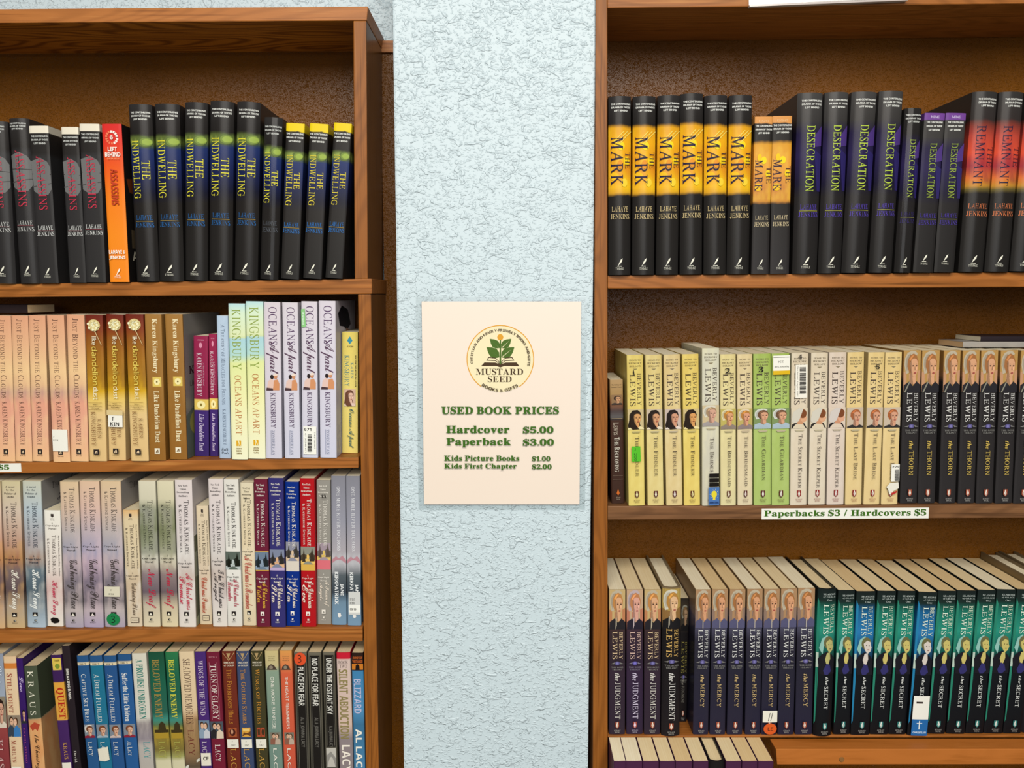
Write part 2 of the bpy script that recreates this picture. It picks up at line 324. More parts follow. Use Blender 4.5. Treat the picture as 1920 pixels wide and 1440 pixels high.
# ------------------------------------------------------------------ designs
D = {}
def design(name, kind, w, h, d, mat, els, desc, plural):
    D[name] = dict(kind=kind, w=w, h=h, d=d, mat=mat, els=els, desc=desc, plural=plural)
HC, PB = 'hardcover', 'paperback'
def lahaye(c, y, dy, u0=.1, u1=.9, rule=None, h=.028):
    e = [('H', AUT, 'LaHAYE' if False else 'LAHAYE', 'r', u0+.03, u1-.03, y, y+h, c), ('H', AUT, 'JENKINS', 'r', u0-.02, u1+.02, y+dy, y+dy+h, c)]
    if rule: e.append(('R', AUT, u0, u1, y+dy-.008, y+dy-.005, rule))
    return e
BLK, BLK2 = '25211f', '302c2b'
def mark_art(v0, v1):
    e = []
    for k, (x, y, r, c) in enumerate([(.55, .25, .16, 'f6d21e'), (.8, .5, .14, 'f3c91c'), (.3, .2, .12, 'f4c018'), (.25, .75, .2, 'f1b81c'), (.7, .85, .14, 'f5cc3a'), (.5, .55, .12, 'e58f22')]):
        e.append(('E', PIC, max(x-r, 0), min(x+r, 1), v0+(v1-v0)*(y-.07), v0+(v1-v0)*(y+.07), c))
    for x in (.45, .62, .78): e.append(('P', PIC, [(x-.3, v0+(v1-v0)*.2), (x+.2, v0+.004), (x+.24, v0+.004), (x-.26, v0+(v1-v0)*.2)], 'f7dc6a'))
    return e
design('mark_hc', HC, .0315, .243, .148, cover_mat('mark', [(0, BLK2), (.155, BLK), (.175, 'dd9a20'), (.25, 'eda81c'), (.40, 'dd8a20'), (.5, 'eeb022'), (.535, 'd89a28'), (.555, BLK), (1, '24211f')], [('f4c61c', .18, .53)], .3),
       lines(SER, CONT, 'N', 'ece6dc', .039, .0185, .0095, .1, .97) + mark_art(.19, .53) + [('T', TIT, 'MARK', 'r', .09, .64, .224, .495, '241a3a'), ('T', TIT, 'THE', 'r', .73, .96, .31, .4, '3a2436')] + lahaye('dcc08a', .613, .042) + quill(),
       'black hardcover with fiery gold band', 'black hardcovers with a gold band')
design('mark_pb', PB, .0245, .213, .14, cover_mat('mark_small', [(0, 'd9924c'), (.042, 'd9924c'), (.044, BLK), (.15, BLK), (.175, 'd8942a'), (.3, 'e2983a'), (.45, 'c9803a'), (.535, 'c88232'), (.555, BLK), (1, '2c2828')], [('ecb640', .18, .53)], .4),
       [('H', SER, 'EIGHT', 'n', .22, .8, .02, .036, 'e9b884')] + lines(SER, CONT, 'N', 'ece6dc', .053, .0225, .011, .03, .99) + mark_art(.19, .53)[:4] + [('T', TIT, 'MARK', 'r', .06, .5, .272, .47, '2c1f3c'), ('T', TIT, 'THE', 'r', .72, .97, .315, .42, '4a2c34')] + lahaye('dcc49a', .624, .043) + quill(),
       'black paperback with gold band and orange head', 'smaller gold-banded paperbacks')
IND = [(0, BLK2), (.165, BLK), (.185, '55602f'), (.21, '6c7838'), (.232, '3c4a3c'), (.25, '22305f'), (.36, '1c2550'), (.5, '1a1a2a'), (.56, BLK), (1, '24211f')]
def ind(c1='e2d43c', c2='2f6fae', dv=0.0): return [('E', PIC, .38, 1, .178, .24, '5c6a34'), ('E', PIC, .48, 1, .186, .232, '788a3c'), ('E', PIC, .58, .98, .193, .226, '98aa48'), ('T', TIT, 'INDWELLING', 'r', .1, .44, .2+dv, .527, c1), ('T', TIT, 'THE', 'r', .54, .86, .313+dv, .42, c1)]
design('indwelling_hc', HC, .0325, .243, .148, cover_mat('indwelling', IND, [('c0d060', .19, .23)], .3), lines(SER, CONT, 'N', 'ece6dc', .041, .0185, .0095, .1, .95) + ind() + lahaye('2d69a6', .62, .042, .14, .9, 'a88848') + quill(),
       'black hardcover with a yellow-green glow', 'tall black hardcovers with a yellow-green glow')
design('indwelling_jacket', HC, .0255, .218, .138, cover_mat('indwelling_gloss', IND, [('c0d060', .19, .23)], .16), lines(SER, CONT, 'N', 'd8d4cc', .052, .021, .0095, .05, .98) + ind(dv=.012) + lahaye('5a5c62', .635, .042, .1, .9) + quill(),
       'shorter glossy black hardcover with a crinkled jacket', 'short glossy hardcovers')
design('indwelling_pb', PB, .025, .21, .138, cover_mat('indwelling_small', [(0, 'ecc81a'), (.05, 'ecc81a'), (.052, BLK), (.17, BLK)]+IND[2:], [('c0d060', .19, .23)], .4), lines(SER, CONT, 'N', 'ece6dc', .062, .0235, .011, .03, .98) + ind(c1='d9c23c') + lahaye('2f73b8', .634, .04, .05, .93, 'a88848') + quill(),
       'black paperback with a bright yellow head', 'yellow-headed black paperbacks')
DES = [(0, '45413f'), (.15, '3a3634'), (.22, '251e3a'), (.34, '292046'), (.5, '1c182c'), (.57, '262222'), (1, '24211f')]
def des(c, t0, t1):
    return [('P', PIC, [(.66, t0+.06), (1, t0), (1, t0+.11), (.62, t0+.12)], '4a3274'), ('P', PIC, [(.68, t0+.13), (1, t0+.16), (1, t1), (.86, t1)], '2c235a'), ('T', TIT, 'DESECRATION', 'r', .36, .7, t0, t1, c)]
design('desecration_hc', HC, .0335, .245, .148, cover_mat('desecration', DES, None, .3), lines(SER, CONT, 'N', 'ece6dc', .038, .019, .0095, .14, .96) + des('b7c845', .178, .54) + lahaye('5b45a8', .613, .042, .16, .9, 'a8a048') + quill(),
       'black and purple hardcover with lime green title', 'black and purple hardcovers')
design('desecration_jacket', HC, .0245, .223, .138, cover_mat('desecration_gloss', [(0, '2a2725'), (.15, '262222')]+DES[2:], None, .15), lines(SER, CONT, 'N', 'd8d4cc', .036, .02, .0095, .05, .99) + des('a8b848', .185, .54) + lahaye('3a2f66', .625, .042, .1, .95, '7a7448') + quill(),
       'shorter glossy black and purple hardcover', 'short glossy purple hardcovers')
design('desecration_pb', PB, .0285, .214, .14, cover_mat('desecration_small', [(0, '70408a'), (.042, '70408a'), (.044, '3c3836'), (.15, '3a3634')]+DES[2:], None, .45), [('H', SER, 'NINE', 'n', .3, .72, .016, .032, 'd9c8e0')] + lines(SER, CONT, 'N', 'ece6dc', .052, .0235, .011, .1, .9) + des('98a840', .186, .53) + lahaye('4f3c98', .625, .044, .08, .94, '7a7448') + quill(y=.885),
       'black paperback with a purple head', 'purple-headed paperbacks')
design('remnant_hc', HC, .0335, .245, .148, cover_mat('remnant', [(0, '34312f'), (.15, '332b29'), (.18, '7c342a'), (.24, 'b84434'), (.33, 'd84c32'), (.41, 'b23a3a'), (.47, 'd86c34'), (.515, 'c0842f'), (.535, '6a5a2c'), (.56, BLK), (1, '24211f')], [('7a2436', .2, .5)], .28),
       lines(SER, CONT, 'N', 'ece6dc', .036, .0185, .0095, .2, .95) + [('T', TIT, 'REMNANT', 'r', .22, .58, .184, .517, '231d38'), ('T', TIT, 'THE', 'r', .72, .97, .3, .41, '3a1f30')] + lahaye('dd7a4c', .615, .043, .1, .92) + quill(),
       'black hardcover with a burning red band', 'black hardcovers with a red band')
ASS = [(0, BLK2), (.17, BLK), (.2, '2f2d2d'), (.48, '2d2a2a'), (1, '2d2a29')]
def ass(): return [('P', PIC, [(.0, .22), (.5, .2), (.85, .225), (1, .26), (1, .4), (.8, .435), (.4, .44), (.05, .41)], '6d6967'), ('P', PIC, [(.0, .3), (1, .305), (1, .309), (0, .304)], '35302f'), ('P', PIC, [(.42, .2), (.46, .2), (.5, .44), (.45, .44)], '3a3534'),
                   ('P', PIC, [(0, .38), (1, .36), (1, .365), (0, .386)], '4a4645'), ('T', TIT, 'ASSASSINS', 'r', .28, .72, .19, .53, 'bf3348')]
design('assassins_hc', HC, .029, .227, .14, cover_mat('assassins', ASS, None, .3), lines(SER, CONT, 'N', 'd8d4cc', .026, .0165, .009, .04, .88) + ass() + lahaye('c9c4bd', .615, .037, .1, .92, '7a3038') + quill(y=.89),
       'black hardcover with red title over grey stone', 'black hardcovers with a red title')
design('assassins_pb', PB, .0265, .214, .14, cover_mat('assassins_small', [(0, 'e9dac4'), (.045, 'e9dac4'), (.047, BLK), (.17, BLK)]+ASS[2:], None, .42), lines(SER, CONT, 'N', 'd8d4cc', .06, .0225, .0105, .08, .97) + ass() + lahaye('dcd7d0', .63, .039, .1, .96, '7a3038') + quill(y=.9),
       'white-headed black paperback with red title', 'white-headed black paperbacks')
ring = []
for k in range(14):
    a0, a1 = 2*math.pi*k/14+.06, 2*math.pi*(k+1)/14-.06
    q = [(.5+r*math.cos(a)*.34, .085+r*math.sin(a)*.044) for a, r in ((a0, 1), (a1, 1), (a1, .66), (a0, .66))]
    ring.append(('P', EMB, q, 'fbe9dc' if k < 3 or k > 9 else 'f07a54'))
design('orange_pb', PB, .0265, .214, .14, cover_mat('orange', [(0, 'd92a28'), (.12, 'de3524'), (.28, 'ea5a1c'), (.45, 'f07a1a'), (.7, 'f2861c'), (1, 'f0841c')], None, .45),
       ring+[('H', EMB, '6', 'N', .42, .58, .072, .098, 'fbe9dc'), ('H', SER, 'LEFT', 'N', .28, .76, .145, .17, 'fdeee0'), ('H', SER, 'BEHIND', 'N', .12, .92, .178, .205, 'fdeee0'), ('H', SER, 'SERIES', 'n', .22, .86, .213, .223, 'f6a878'),
        ('T', TIT, 'ASSASSINS', 'N', .34, .72, .282, .51, 'c23c22'), ('H', AUT, 'LAHAYE &', 'N', .06, .92, .795, .82, 'fdeee0'), ('H', AUT, 'JENKINS', 'N', .06, .92, .832, .857, 'fdeee0')]+quill('fdeee0', .91),
       'bright orange paperback with a red head, between black books', 'orange paperbacks')
# second shelf, left bookcase
design('clouds', PB, .0235, .2, .14, cover_mat('clouds', [(0, 'dc9c78'), (.2, 'e2ac82'), (.38, 'ecc08c'), (.47, 'dfae84'), (.52, 'c09080'), (.6, 'e29c80'), (.8, 'e4a486'), (1, 'ecb986')], [('efc690', .3, .95)], .55, .4),
       [('T', TIT, 'Just Beyond the Clouds', 'c', .32, .66, .025, .563, '5c3a30'), ('T', AUT, 'KAREN KINGSBURY', 'r', .34, .64, .586, .888, '5c3a30')]+block('2a2220', 'e8c8a0', .915, .48, .14, .035, 'HOWARD'), 'peach paperback with soft cloud colours', 'peach cloud paperbacks')
def dandelion():
    e = []
    for k in range(26):
        a = k*2.4; r = .30*math.sqrt(k/26); e.append(('E', PIC, .5+r*math.cos(a)-.07, .5+r*math.cos(a)+.07, .07+r*.115*math.sin(a)-.008, .07+r*.115*math.sin(a)+.008, ('e9d7a0', 'f3e8c0', 'd8bf80')[k % 3]))
    return [('E', PIC, .14, .86, .03, .111, 'd9c284')]+e+[('P', PIC, [(.56, .105), (.62, .105), (.98, .2), (.96, .205)], 'c8a878')]
design('dandelion', PB, .0235, .2, .14, cover_mat('dandelion', [(0, '6e2216'), (.1, '843a1a'), (.25, 'a0641e'), (.4, 'ad7820'), (.52, 'd2a022'), (.58, 'e6c066'), (.68, 'e2bd82'), (1, 'deb67c')], [('8c5a1c', .14, .5)], .45),
       dandelion()+[('T', TIT, 'like', 'n', .42, .68, .145, .2, 'f2e6c8'), ('T', TIT, 'dandelion', 'n', .4, .72, .212, .475, 'e6cc60'), ('T', TIT, 'dust', 'n', .42, .7, .488, .572, 'f2e6c8')] +
       lines(SER, [('NOW A', .35), ('MAJOR MOTION', 1), ('PICTURE', .6)], 'N', '6a4a20', .602, .0125, .007, .12, .88)+[('R', SER, .1, .9, .593, .595, '8a6428'), ('R', SER, .1, .9, .642, .644, '8a6428'),
        ('T', AUT, 'KAREN', 'r', .6, .82, .7, .835, '83552e'), ('T', AUT, 'KINGSBURY', 'r', .24, .5, .655, .89, '83552e')]+block('2a2220', 'e8c8a0', .915, .5, .16, .035, 'HOWARD'), 'gold paperback with a dandelion picture', 'dandelion paperbacks')
design('kingsbury_brown', PB, .0235, .2, .14, cover_mat('brown', [(0, 'a27238'), (.5, '96662b'), (1, '926026')], [('a8783a', 0, 1)], .45, .3),
       [('T', AUT, 'Karen Kingsbury', 'b', .36, .74, .03, .397, 'efdcb2'), ('R', PIC, .36, .9, .425, .49, 'dcbc5c'), ('E', PIC, .45, .82, .435, .48, 'f0dea0'), ('E', PIC, .58, .68, .452, .464, '6a5424'), ('T', TIT, 'Like Dandelion Dust', 'b', .42, .74, .52, .875, 'efdcb2')]+block('efe2c8', '6a4a24', .915, .52, .16, .038),
       'brown paperback with cream lettering and gold square', 'brown paperbacks')
def flower(v0, v1): return [('E', PIC, .2, .8, v0+.01, v1-.01, 'f2e0a0'), ('E', PIC, .42, .58, (v0+v1)/2-.012, (v0+v1)/2+.012, '8a7430')]
design('maroon_purple', PB, .02, .168, .105, cover_mat('maroon', [(0, '96274a'), (.522, '8e2444'), (.525, 'e0bc5c'), (.612, 'e0bc5c'), (.615, '41296a'), (1, '3a2660')], None, .3),
       flower(.527, .612)+[('E', EMB, .38, .62, .055, .1, 'd88aa0'), ('H', SER, 'FICTION', 'N', .3, .72, .03, .04, 'd88aa0'), ('T', AUT, 'KAREN KINGSBURY', 'r', .22, .56, .14, .495, 'f0dce0'), ('T', SER, 'A Bestselling Novel', 'r', .64, .76, .22, .41, 'e0a8b8'), ('T', TIT, 'Like Dandelion Dust', 'I', .36, .7, .645, .955, 'e0cce4')],
       'small maroon and purple paperback with yellow stripe', 'small maroon and purple paperbacks')
design('treasury', PB, .016, .198, .135, cover_mat('pale_blue', [(0, 'b4c2d2'), (1, 'aebacb')], [('c4cedb', 0, 1)], .4), [('T', TIT, 'A Treasury of Miracles for Friends', 'c', .34, .7, .06, .62, '566074'), ('T', AUT, 'KAREN KINGSBURY', 'r', .36, .66, .65, .905, '566074'), ('H', EMB, 'Faith', 's', .2, .8, .925, .945, '3a3a44'), ('H', EMB, 'Words', 's', .2, .85, .95, .968, '3a3a44')],
       'thin pale blue paperback with grey lettering', 'pale blue paperbacks')
design('oceans_green', PB, .024, .214, .14, cover_mat('oceans_green', [(0, 'b8d6d6'), (.06, 'd4e2c4'), (.2, 'dcdfae'), (.215, 'cfd6a4'), (.225, 'aacbd0'), (.33, 'b4d2c8'), (.38, 'dfe09a'), (.6, 'ece4a8'), (1, 'f0e8c4')], None, .4),
       [('T', AUT, 'KINGSBURY', 'r', .2, .74, .035, .42, '8d9b44'), ('T', TIT, 'OCEANS APART', 'r', .3, .7, .455, .84, 'bb7640'), ('R', EMB, .32, .42, .877, .913, 'dfa41c'), ('R', EMB, .46, .62, .877, .913, 'dfa41c'), ('P', EMB, [(.44, .88), (.48, .877), (.6, .913), (.55, .913)], 'f3e6b0')]+lines(EMB, [('ZON', 1), ('DER', 1), ('VAN', 1)], 'N', '8a6a30', .925, .015, .009, .32, .64),
       'pale yellow and sea green paperback', 'yellow and sea green paperbacks')
design('oceans_lavender', PB, .0235, .214, .14, cover_mat('oceans_lavender', [(0, 'd6c9cd'), (.5, 'd4cad2'), (1, 'cdc8d4')], None, .4),
       [('T', TIT, 'OCEANS', 'r', .28, .8, .03, .27, '54395a'), ('T', TIT, 'Apart', 's', .08, .92, .25, .455, '5a3f52')]+beach_pair(.08, .95, .447, .56)+[('T', AUT, 'KINGSBURY', 'r', .35, .66, .575, .8, '54395a'), ('T', EMB, 'ZONDERVAN', 'r', .4, .58, .816, .975, '8d90a8'), ('R', EMB, .34, .36, .816, .975, '8d90a8')],
       'lavender paperback with a small beach couple', 'lavender paperbacks')
design('yellow_romance', PB, .022, .17, .105, cover_mat('yellow_romance', [(0, 'e4c964'), (.5, 'e8cf74'), (1, 'e8cc70')], None, .4),
       [('P', EMB, [(.5, .035), (.68, .07), (.5, .1), (.32, .07)], '3a8a9c'), ('H', EMB, 'AVON', 'N', .3, .72, .112, .126, '5a4a30'), ('T', AUT, 'KAREN', 'r', .56, .74, .25, .38, '3f7f88'), ('T', AUT, 'KINGSBURY', 'r', .16, .48, .19, .445, '3f7f88'), ('T', SER, 'NEW YORK TIMES BESTSELLING AUTHOR', 'N', .84, .92, .19, .45, '6a5a30')]+woman(.14, .88, .47, .61, 'd8b098', '6a4230', 'e0b49c', 'e4c4b4', None, True)+[('T', TIT, 'Oceans Apart', 's', .34, .8, .63, .955, '4a6a60')],
       'small yellow paperback set back beside the post', 'small yellow paperbacks')
# third shelf, left bookcase
NYT = [('New York', .8), ('Times', .55), ('Bestselling', 1), ('Authors', .75)]
CAPE = [('A', .1), ('Cape Light', 1), ('Novel', .6)]
def kin(name, stops, ac, sc_, title, tc, desc, plural, top=NYT, mottle=None, pic=None, two=None, w=.0225, h=.203, capec=None, aut2=True, box='241e1c', boxw='ece0cc', kv=(.14, .45), tv=(.6, .87), kind=PB, cv=.5, uu=.0, rough=.42, amount=.5):
    if sum(int(ac[i:i+2], 16) for i in (0, 2, 4)) < 330: ac = '%02x%02x%02x' % tuple(int(int(ac[i:i+2], 16)*.68) for i in (0, 2, 4))
    e = list(pic or [])
    if top: e += lines(SER, top, 'b', ac, .032, .0225, .013, .1+uu, .84+uu)
    e += [('T', AUT, 'Thomas Kinkade', 'c', .5, .8, kv[0], kv[1], ac), ('T', AUT, '& Katherine Spencer', 'c', .2, .36, kv[0]+.03, kv[1]-.01, ac)] + lines(SER, CAPE, 'b', capec or ac, cv, .022, .013, .08, .9)
    if two: e += [('T', TIT, title, 's', .5, .9, tv[0], tv[1], tc), ('T', TIT, two, 's', .1, .48, tv[0]+.02, tv[1]-.04, tc)]
    else: e += [('T', TIT, title, 's', .2, .82, tv[0], tv[1], tc)]
    e += [('R', EMB, .34, .62, .893, .922, box), ('P', EMB, [(.38, .918), (.48, .9), (.58, .918)], boxw), ('R', EMB, .43, .56, .943, .955, box), ('R', EMB, .5, .56, .947, .951, boxw), ('H', EMB, 'BERKLEY', 'r', .34, .64, .96, .968, box)]
    design(name, kind, w, h, .135 if h > .18 else .105, cover_mat(name, stops, mottle, rough, amount), e, desc, plural)
ANOV = [('A novel', .7), ('by the', .6), ('Painter of', .9), ('Light', .55)]
kin('home_warm', [(0, 'cdbb92'), (.2, 'd0b8a4'), (.45, 'b98a72'), (.52, 'a0684a'), (.6, '7a6460'), (.75, '5c4a4c'), (.86, 'b09a84'), (1, 'c9a878')], '5a4440', 0, 'Home Song', 'efe2d0', 'warm tan village-scene paperback with white script', 'village-scene paperbacks', ANOV, [('c89a60', .4, .95)])
kin('home_blue', [(0, 'c4c0ac'), (.2, 'b4bcc0'), (.45, 'aa9a98'), (.52, '9a7058'), (.6, '66737a'), (.75, '4f5d66'), (.86, '8a9298'), (1, 'b0bcc6')], '455062', 0, 'Home Song', 'f0ece4', 'blue-grey village-scene paperback with white script', 'blue-grey village paperbacks', ANOV, [('c0bcb4', .4, .95)])
def small_kin(name, base, title, tc, c, desc, av, tv, cv, blot=False):
    e = [('P', EMB, [(.42, .03), (.6, .03), (.6, .055), (.5, .062), (.42, .05)], '3a2f2a')]+lines(EMB, [('JOVE', .8), ('NOVEL', 1)], 'b', '5a4a40', .067, .012, .008, .36, .66)
    e += lines(SER, CAPE, 'b', c, cv, .024, .014, .08, .92)+[('T', AUT, 'Thomas Kinkade', 'c', .46, .72, av[0], av[1], c), ('T', AUT, '& Katherine Spencer', 'c', .16, .3, av[0]+.03, av[1]-.02, c), ('T', SER, 'New York Times Bestselling Authors', 'b', .84, .93, av[0], av[1], c), ('T', TIT, title, 's', .26, .76, tv[0], tv[1], tc)]
    if blot: e += [('P', 'ink_blot', [(.24, .935), (.4, .92), (.7, .925), (.82, .945), (.74, .965), (.5, .972), (.3, .962)], '17120f')]
    else: e += [('R', EMB, .26, .84, .92, .965, c), ('R', EMB, .3, .8, .926, .959, base[-1][1]), ('H', EMB, 'PENGUIN', 'n', .34, .76, .936, .948, c)]
    design(name, PB, .0225, .165, .105, cover_mat(name, base, [('e8dccf', .5, .95)], .45), e, desc, desc+'s')
small_kin('home_small', [(0, 'ece2d4'), (.5, 'e2d0c4'), (.7, 'cfa8a0'), (.9, 'e0cfc4'), (1, 'e8dccc')], 'Home Song', 'c4304e', '54463e', 'small white paperback with pink script and ink blot', (.21, .56), (.6, .9), (.1), True)
kin('gathering', [(0, 'd8b892'), (.18, 'd4b49c'), (.34, 'b9aaa6'), (.48, '9a96a6'), (.55, 'b09aa0'), (.68, '7c7078'), (.82, '7a6f70'), (.88, 'b8a8a4'), (1, 'a89aa8')], '46403f', 0, 'Gathering Place', '3f3632', 'grey-mauve seaside paperback with dark script', 'grey-mauve seaside paperbacks', None, [('d0b8b4', .3, .95)], w=.0265, kv=(.04, .345), tv=(.53, .87), cv=.415)
small_kin('gathering_small', [(0, 'dfae74'), (.08, 'dcc39c'), (.4, 'd8c2a0'), (.7, 'c9ad90'), (1, 'd8c4a8')], 'Gathering Place', '6a5644', '5a493c', 'small tan paperback with dark brown script', (.12, .5), (.62, .9), (.53))
LEAF = [(0, 'd8ccb2'), (.12, 'cfc4aa'), (.2, '8f8e74'), (.34, '7a7c5e'), (.48, '98977e'), (.56, 'b9aa9a'), (.64, '8a7678'), (.76, '6a5a60'), (.86, 'c6b49c'), (1, 'dccbaa')]
kin('new_leaf', LEAF, '33302a', 0, 'New Leaf', 'b8233f', 'mottled green paperback with crimson script', 'mottled green paperbacks', None, [('e4dccb', .18, .6), ('3f4230', .16, .5)], kv=(.13, .47), tv=(.6, .87), cv=.5)
ANG = [(0, 'dccbc4'), (.3, 'd8c8c4'), (.5, 'd4c8c0'), (.65, 'c8b4a8'), (.8, 'd4c4bc'), (1, 'e0d4c8')]
kin('promise', ANG, '4c3e40', 0, 'A Christmas', 'c23a4c', 'pinkish white paperback with red two-line script', 'pinkish white paperbacks', mottle=[('ece2da', .3, .9)], two='Promise', kv=(.135, .5), cv=.535, tv=(.63, .88))
small_kin('promise_small', [(0, 'dcc4a4'), (.4, 'd8c2a4'), (.7, 'd4b8a0'), (1, 'd8c2a0')], 'Christmas Promise', 'b8482f', '5a4a3c', 'small tan paperback with orange-red script', (.12, .5), (.6, .9), (.51))
kin('angel', ANG, '4c3e40', 0, 'The Christmas', '3c3434', 'pale pink paperback with black two-line script', 'pale pink paperbacks', mottle=[('a08e88', .6, .8)], two='Angel', kv=(.14, .5), tv=(.61, .87), cv=.525)
kin('remember_white', [(0, 'ded4c8'), (.47, 'e4dbd0'), (.62, 'e4dbd0'), (1, 'dcd2c6')], '4a4240', 0, 'A Christmas to', 'b8364c', 'white paperback with dark winter scene', 'white winter-scene paperbacks', pic=scenery(0, 1, .487, .61, '5a6258', '22261f', '16180f', 'b8bcb8'), two='Remember', kv=(.15, .46), tv=(.67, .86), cv=.63)
kin('remember_cream', [(0, 'dccbac'), (.4, 'e0c8a4'), (.6, 'dfc9a8'), (1, 'dac4a2')], '5c4c3c', 0, 'A Christmas to Remember', 'b8463a', 'cream paperback with thin red script', 'cream paperbacks', mottle=[('ead9bc', .4, .9)], kv=(.12, .44), tv=(.51, .88), cv=.45)
def xmas(name, base, title, two, pic, edge, desc, c='ece0d2', tc='f0dcc8', pv=(.487, .61)):
    p = [('R', PIC, 0, 1, pv[0]-.006, pv[1]+.006, edge)]+pic
    kin(name, base, c, 0, title, tc, desc, desc+'s', pic=p, two=two, kv=(.135, .45), tv=(.69, .87), cv=.64, box=c, boxw=base, rough=.3)
xmas('visitor', '6a1f33', 'A Christmas', 'Visitor', scenery(0, 1, .487, .61, '6c7a8c', '2b3138', '1c2224', '8c98a8'), 'c99a3c', 'maroon paperback with snowy blue scene', tc='e0a83c')
xmas('star_navy', '35306a', 'A Christmas', 'Star', scenery(0, 1, .475, .595, '7c8094', '3a3436', '2c2826', 'd8a880'), 'b8a0c0', 'dull violet-blue paperback with snowy village scene')
xmas('star_blue', '0b2c7c', 'A Christmas', 'Star', scenery(0, 1, .412, .545, '8c8894', '4a423c', '3a342e', 'd8b898'), 'd8c8b8', 'bright royal blue paperback with village scene')
xmas('eve_red', 'b0151c', 'On Christmas', 'Eve', scenery(0, 1, .455, .575, '8a8678', '4c4030', '3a2e22', 'e6b860'), 'd8a84c', 'bright red paperback with snowman scene')
xmas('angels_grey', '948c82', 'A Season of', 'Angels', scenery(0, 1, .43, .55, 'a08c94', '6a5c58', '5a4c44', 'dcb864'), 'd86c74', 'grey paperback with golden deer scene')
design('river', PB, .0215, .206, .14, cover_mat('river', [(0, '837f86'), (.3, '94909a'), (.5, 'aaa0a4'), (.58, 'b4aeb0'), (.66, '565c60'), (.78, '3c424a'), (.85, '6f8698'), (1, '7793aa')], [('cfc8ca', .52, .66)], .35),
       [('P', PIC, [(0, .56), (.3, .535), (.5, .55), (.75, .53), (1, .56), (1, .58), (0, .58)], 'b8828a'), ('T', TIT, 'ONE MORE RIVER TO CROSS', 'r', .38, .62, .07, .5, 'e4dede'), ('T', AUT, 'JANE', 'N', .56, .82, .72, .8, 'ece8e4'), ('T', AUT, 'KIRKPATRICK', 'N', .2, .46, .64, .86, 'ece8e4'), ('P', EMB, [(.4, .918), (.6, .918), (.66, .94), (.55, .95), (.42, .945)], 'e8e0d8')],
       'tall grey-blue paperback with misty mountain scene', 'grey-blue mountain paperbacks')
# bottom shelf, left bookcase
def one(name, stops, els, desc, mottle=None, w=.022, kind=PB, rough=.4, d=.135): design(name, kind, w, .21, d, cover_mat(name, stops, mottle, rough), els, desc, desc+'s')
one('gown', [(0, '8c8f9c'), (.3, '9aa0ac'), (.36, '6f5e48'), (.45, '9a4640'), (.6, '8c3a3a'), (1, '7c3036')], woman(.3, 1, .3, .52, '8a7c68', '2a1a14', 'cf9a80', 'd8c4b0')+[('T', TIT, 'Claire', 's', .5, .95, .08, .24, 'd8dce4'), ('T', AUT, 'KLASSEN', 'r', .3, .7, .6, .95, 'd8b0a8')], 'rosy book with a gown picture at the frame edge')
one('stillpoint', [(0, 'ddb890'), (.045, 'e0bd94'), (.05, 'cf7a34'), (.085, 'cf7a34'), (.09, 'e0c09a'), (1, 'dfbd96')], couple(0, 1, .42, .575, '37404c', '3a74ac', '8c7a68')+[('T', TIT, 'Stillpoint', 'c', .22, .66, .12, .4, '9c3424'), ('T', AUT, 'Marilyn', 'c', .22, .6, .6, .76, '9c3424'), ('R', EMB, .1, .9, .79, .85, 'ece0cc'), ('T', AUT, 'KOK', 'r', .2, .7, .88, .98, '9c3424')], 'cream book with red title and couple in blue')
one('love_purple', '36195c', [('T', TIT, 'Love', 's', .3, .9, .13, .24, 'cdb4d8')]+woman(.2, 1, .36, .47, '36195c', '1e1410', 'cf9c80', '2c2c30')+[('T', AUT, 'EVERLASTING', 'r', .5, .75, .5, .76, 'a8487c')], 'deep purple book squeezed behind the green-spined one')
one('kraus', [(0, '494f3c'), (.4, '474c3a'), (.405, 'a8906c'), (.415, 'c88a5c'), (.5, 'd8945c'), (1, 'cf9460')], [('T', AUT, 'K R A U S', 'r', .24, .68, .035, .375, 'eadfc8'), ('P', PIC, [(.1, .46), (.5, .43), (.9, .45), (.7, .5), (.5, .48), (.3, .5)], 'b0442c'), ('T', TIT, 'the Choosing', 's', .25, .75, .53, .8, '3a2418')], 'thick tan book with olive green author panel', [('e0b078', .42, 1)], d=.15)
one('quest', [(0, '3c1f50'), (.19, '3c1f50'), (.195, 'dc9c3c'), (.46, 'd89a40'), (.465, '44245a'), (1, '3e2050')], [('R', SER, .12, .95, .02, .105, 'd8b850'), ('H', SER, 'TOUR', 'N', .3, .8, .03, .045, '6a5420'), ('E', EMB, .35, .8, .06, .095, '7a8a34'), ('T', TIT, 'QUEST', 'b', .16, .92, .23, .45, 'b0231c'), ('T', AUT, 'KRAUS', 'r', .4, .76, .62, .74, 'd8a040'), ('R', 'library_sticker', .1, .95, .765, .83, 'e6dac8')], 'purple book with yellow quest panel')
one('babel', [(0, '2a2024'), (1, '221a1e')], [('T', TIT, 'BREAKING BABEL', 'N', .3, .62, .15, .36, 'e6dccf'), ('T', AUT, 'David', 'r', .3, .6, .7, .78, 'd8ccc0')], 'thin tall black book with white title', w=.014)
def blue(name, title, col, pd, desc, font='c', top='28507c', aut='LACY'):
    one(name, [(0, top), (.045, top), (.05, 'd9c4a0'), (.068, 'd9c4a0'), (.07, col), (1, col)], [('H', SER, 'BOOK', 'b', .2, .55, .052, .066, '4a4038'), ('H', SER, '3', 'b', .66, .76, .052, .066, '4a4038'), ('T', TIT, title, font, .24, .66, .13, .47, 'ebe4d8')]+woman(.04, .96, .49, .585, '7c8088', '6a3a22', 'd9a688', pd, 'd8ccc0' if 'captive' in name else None)+[('T', AUT, aut, 'c', .3, .66, .61, .71, 'ebe4d8')], desc)
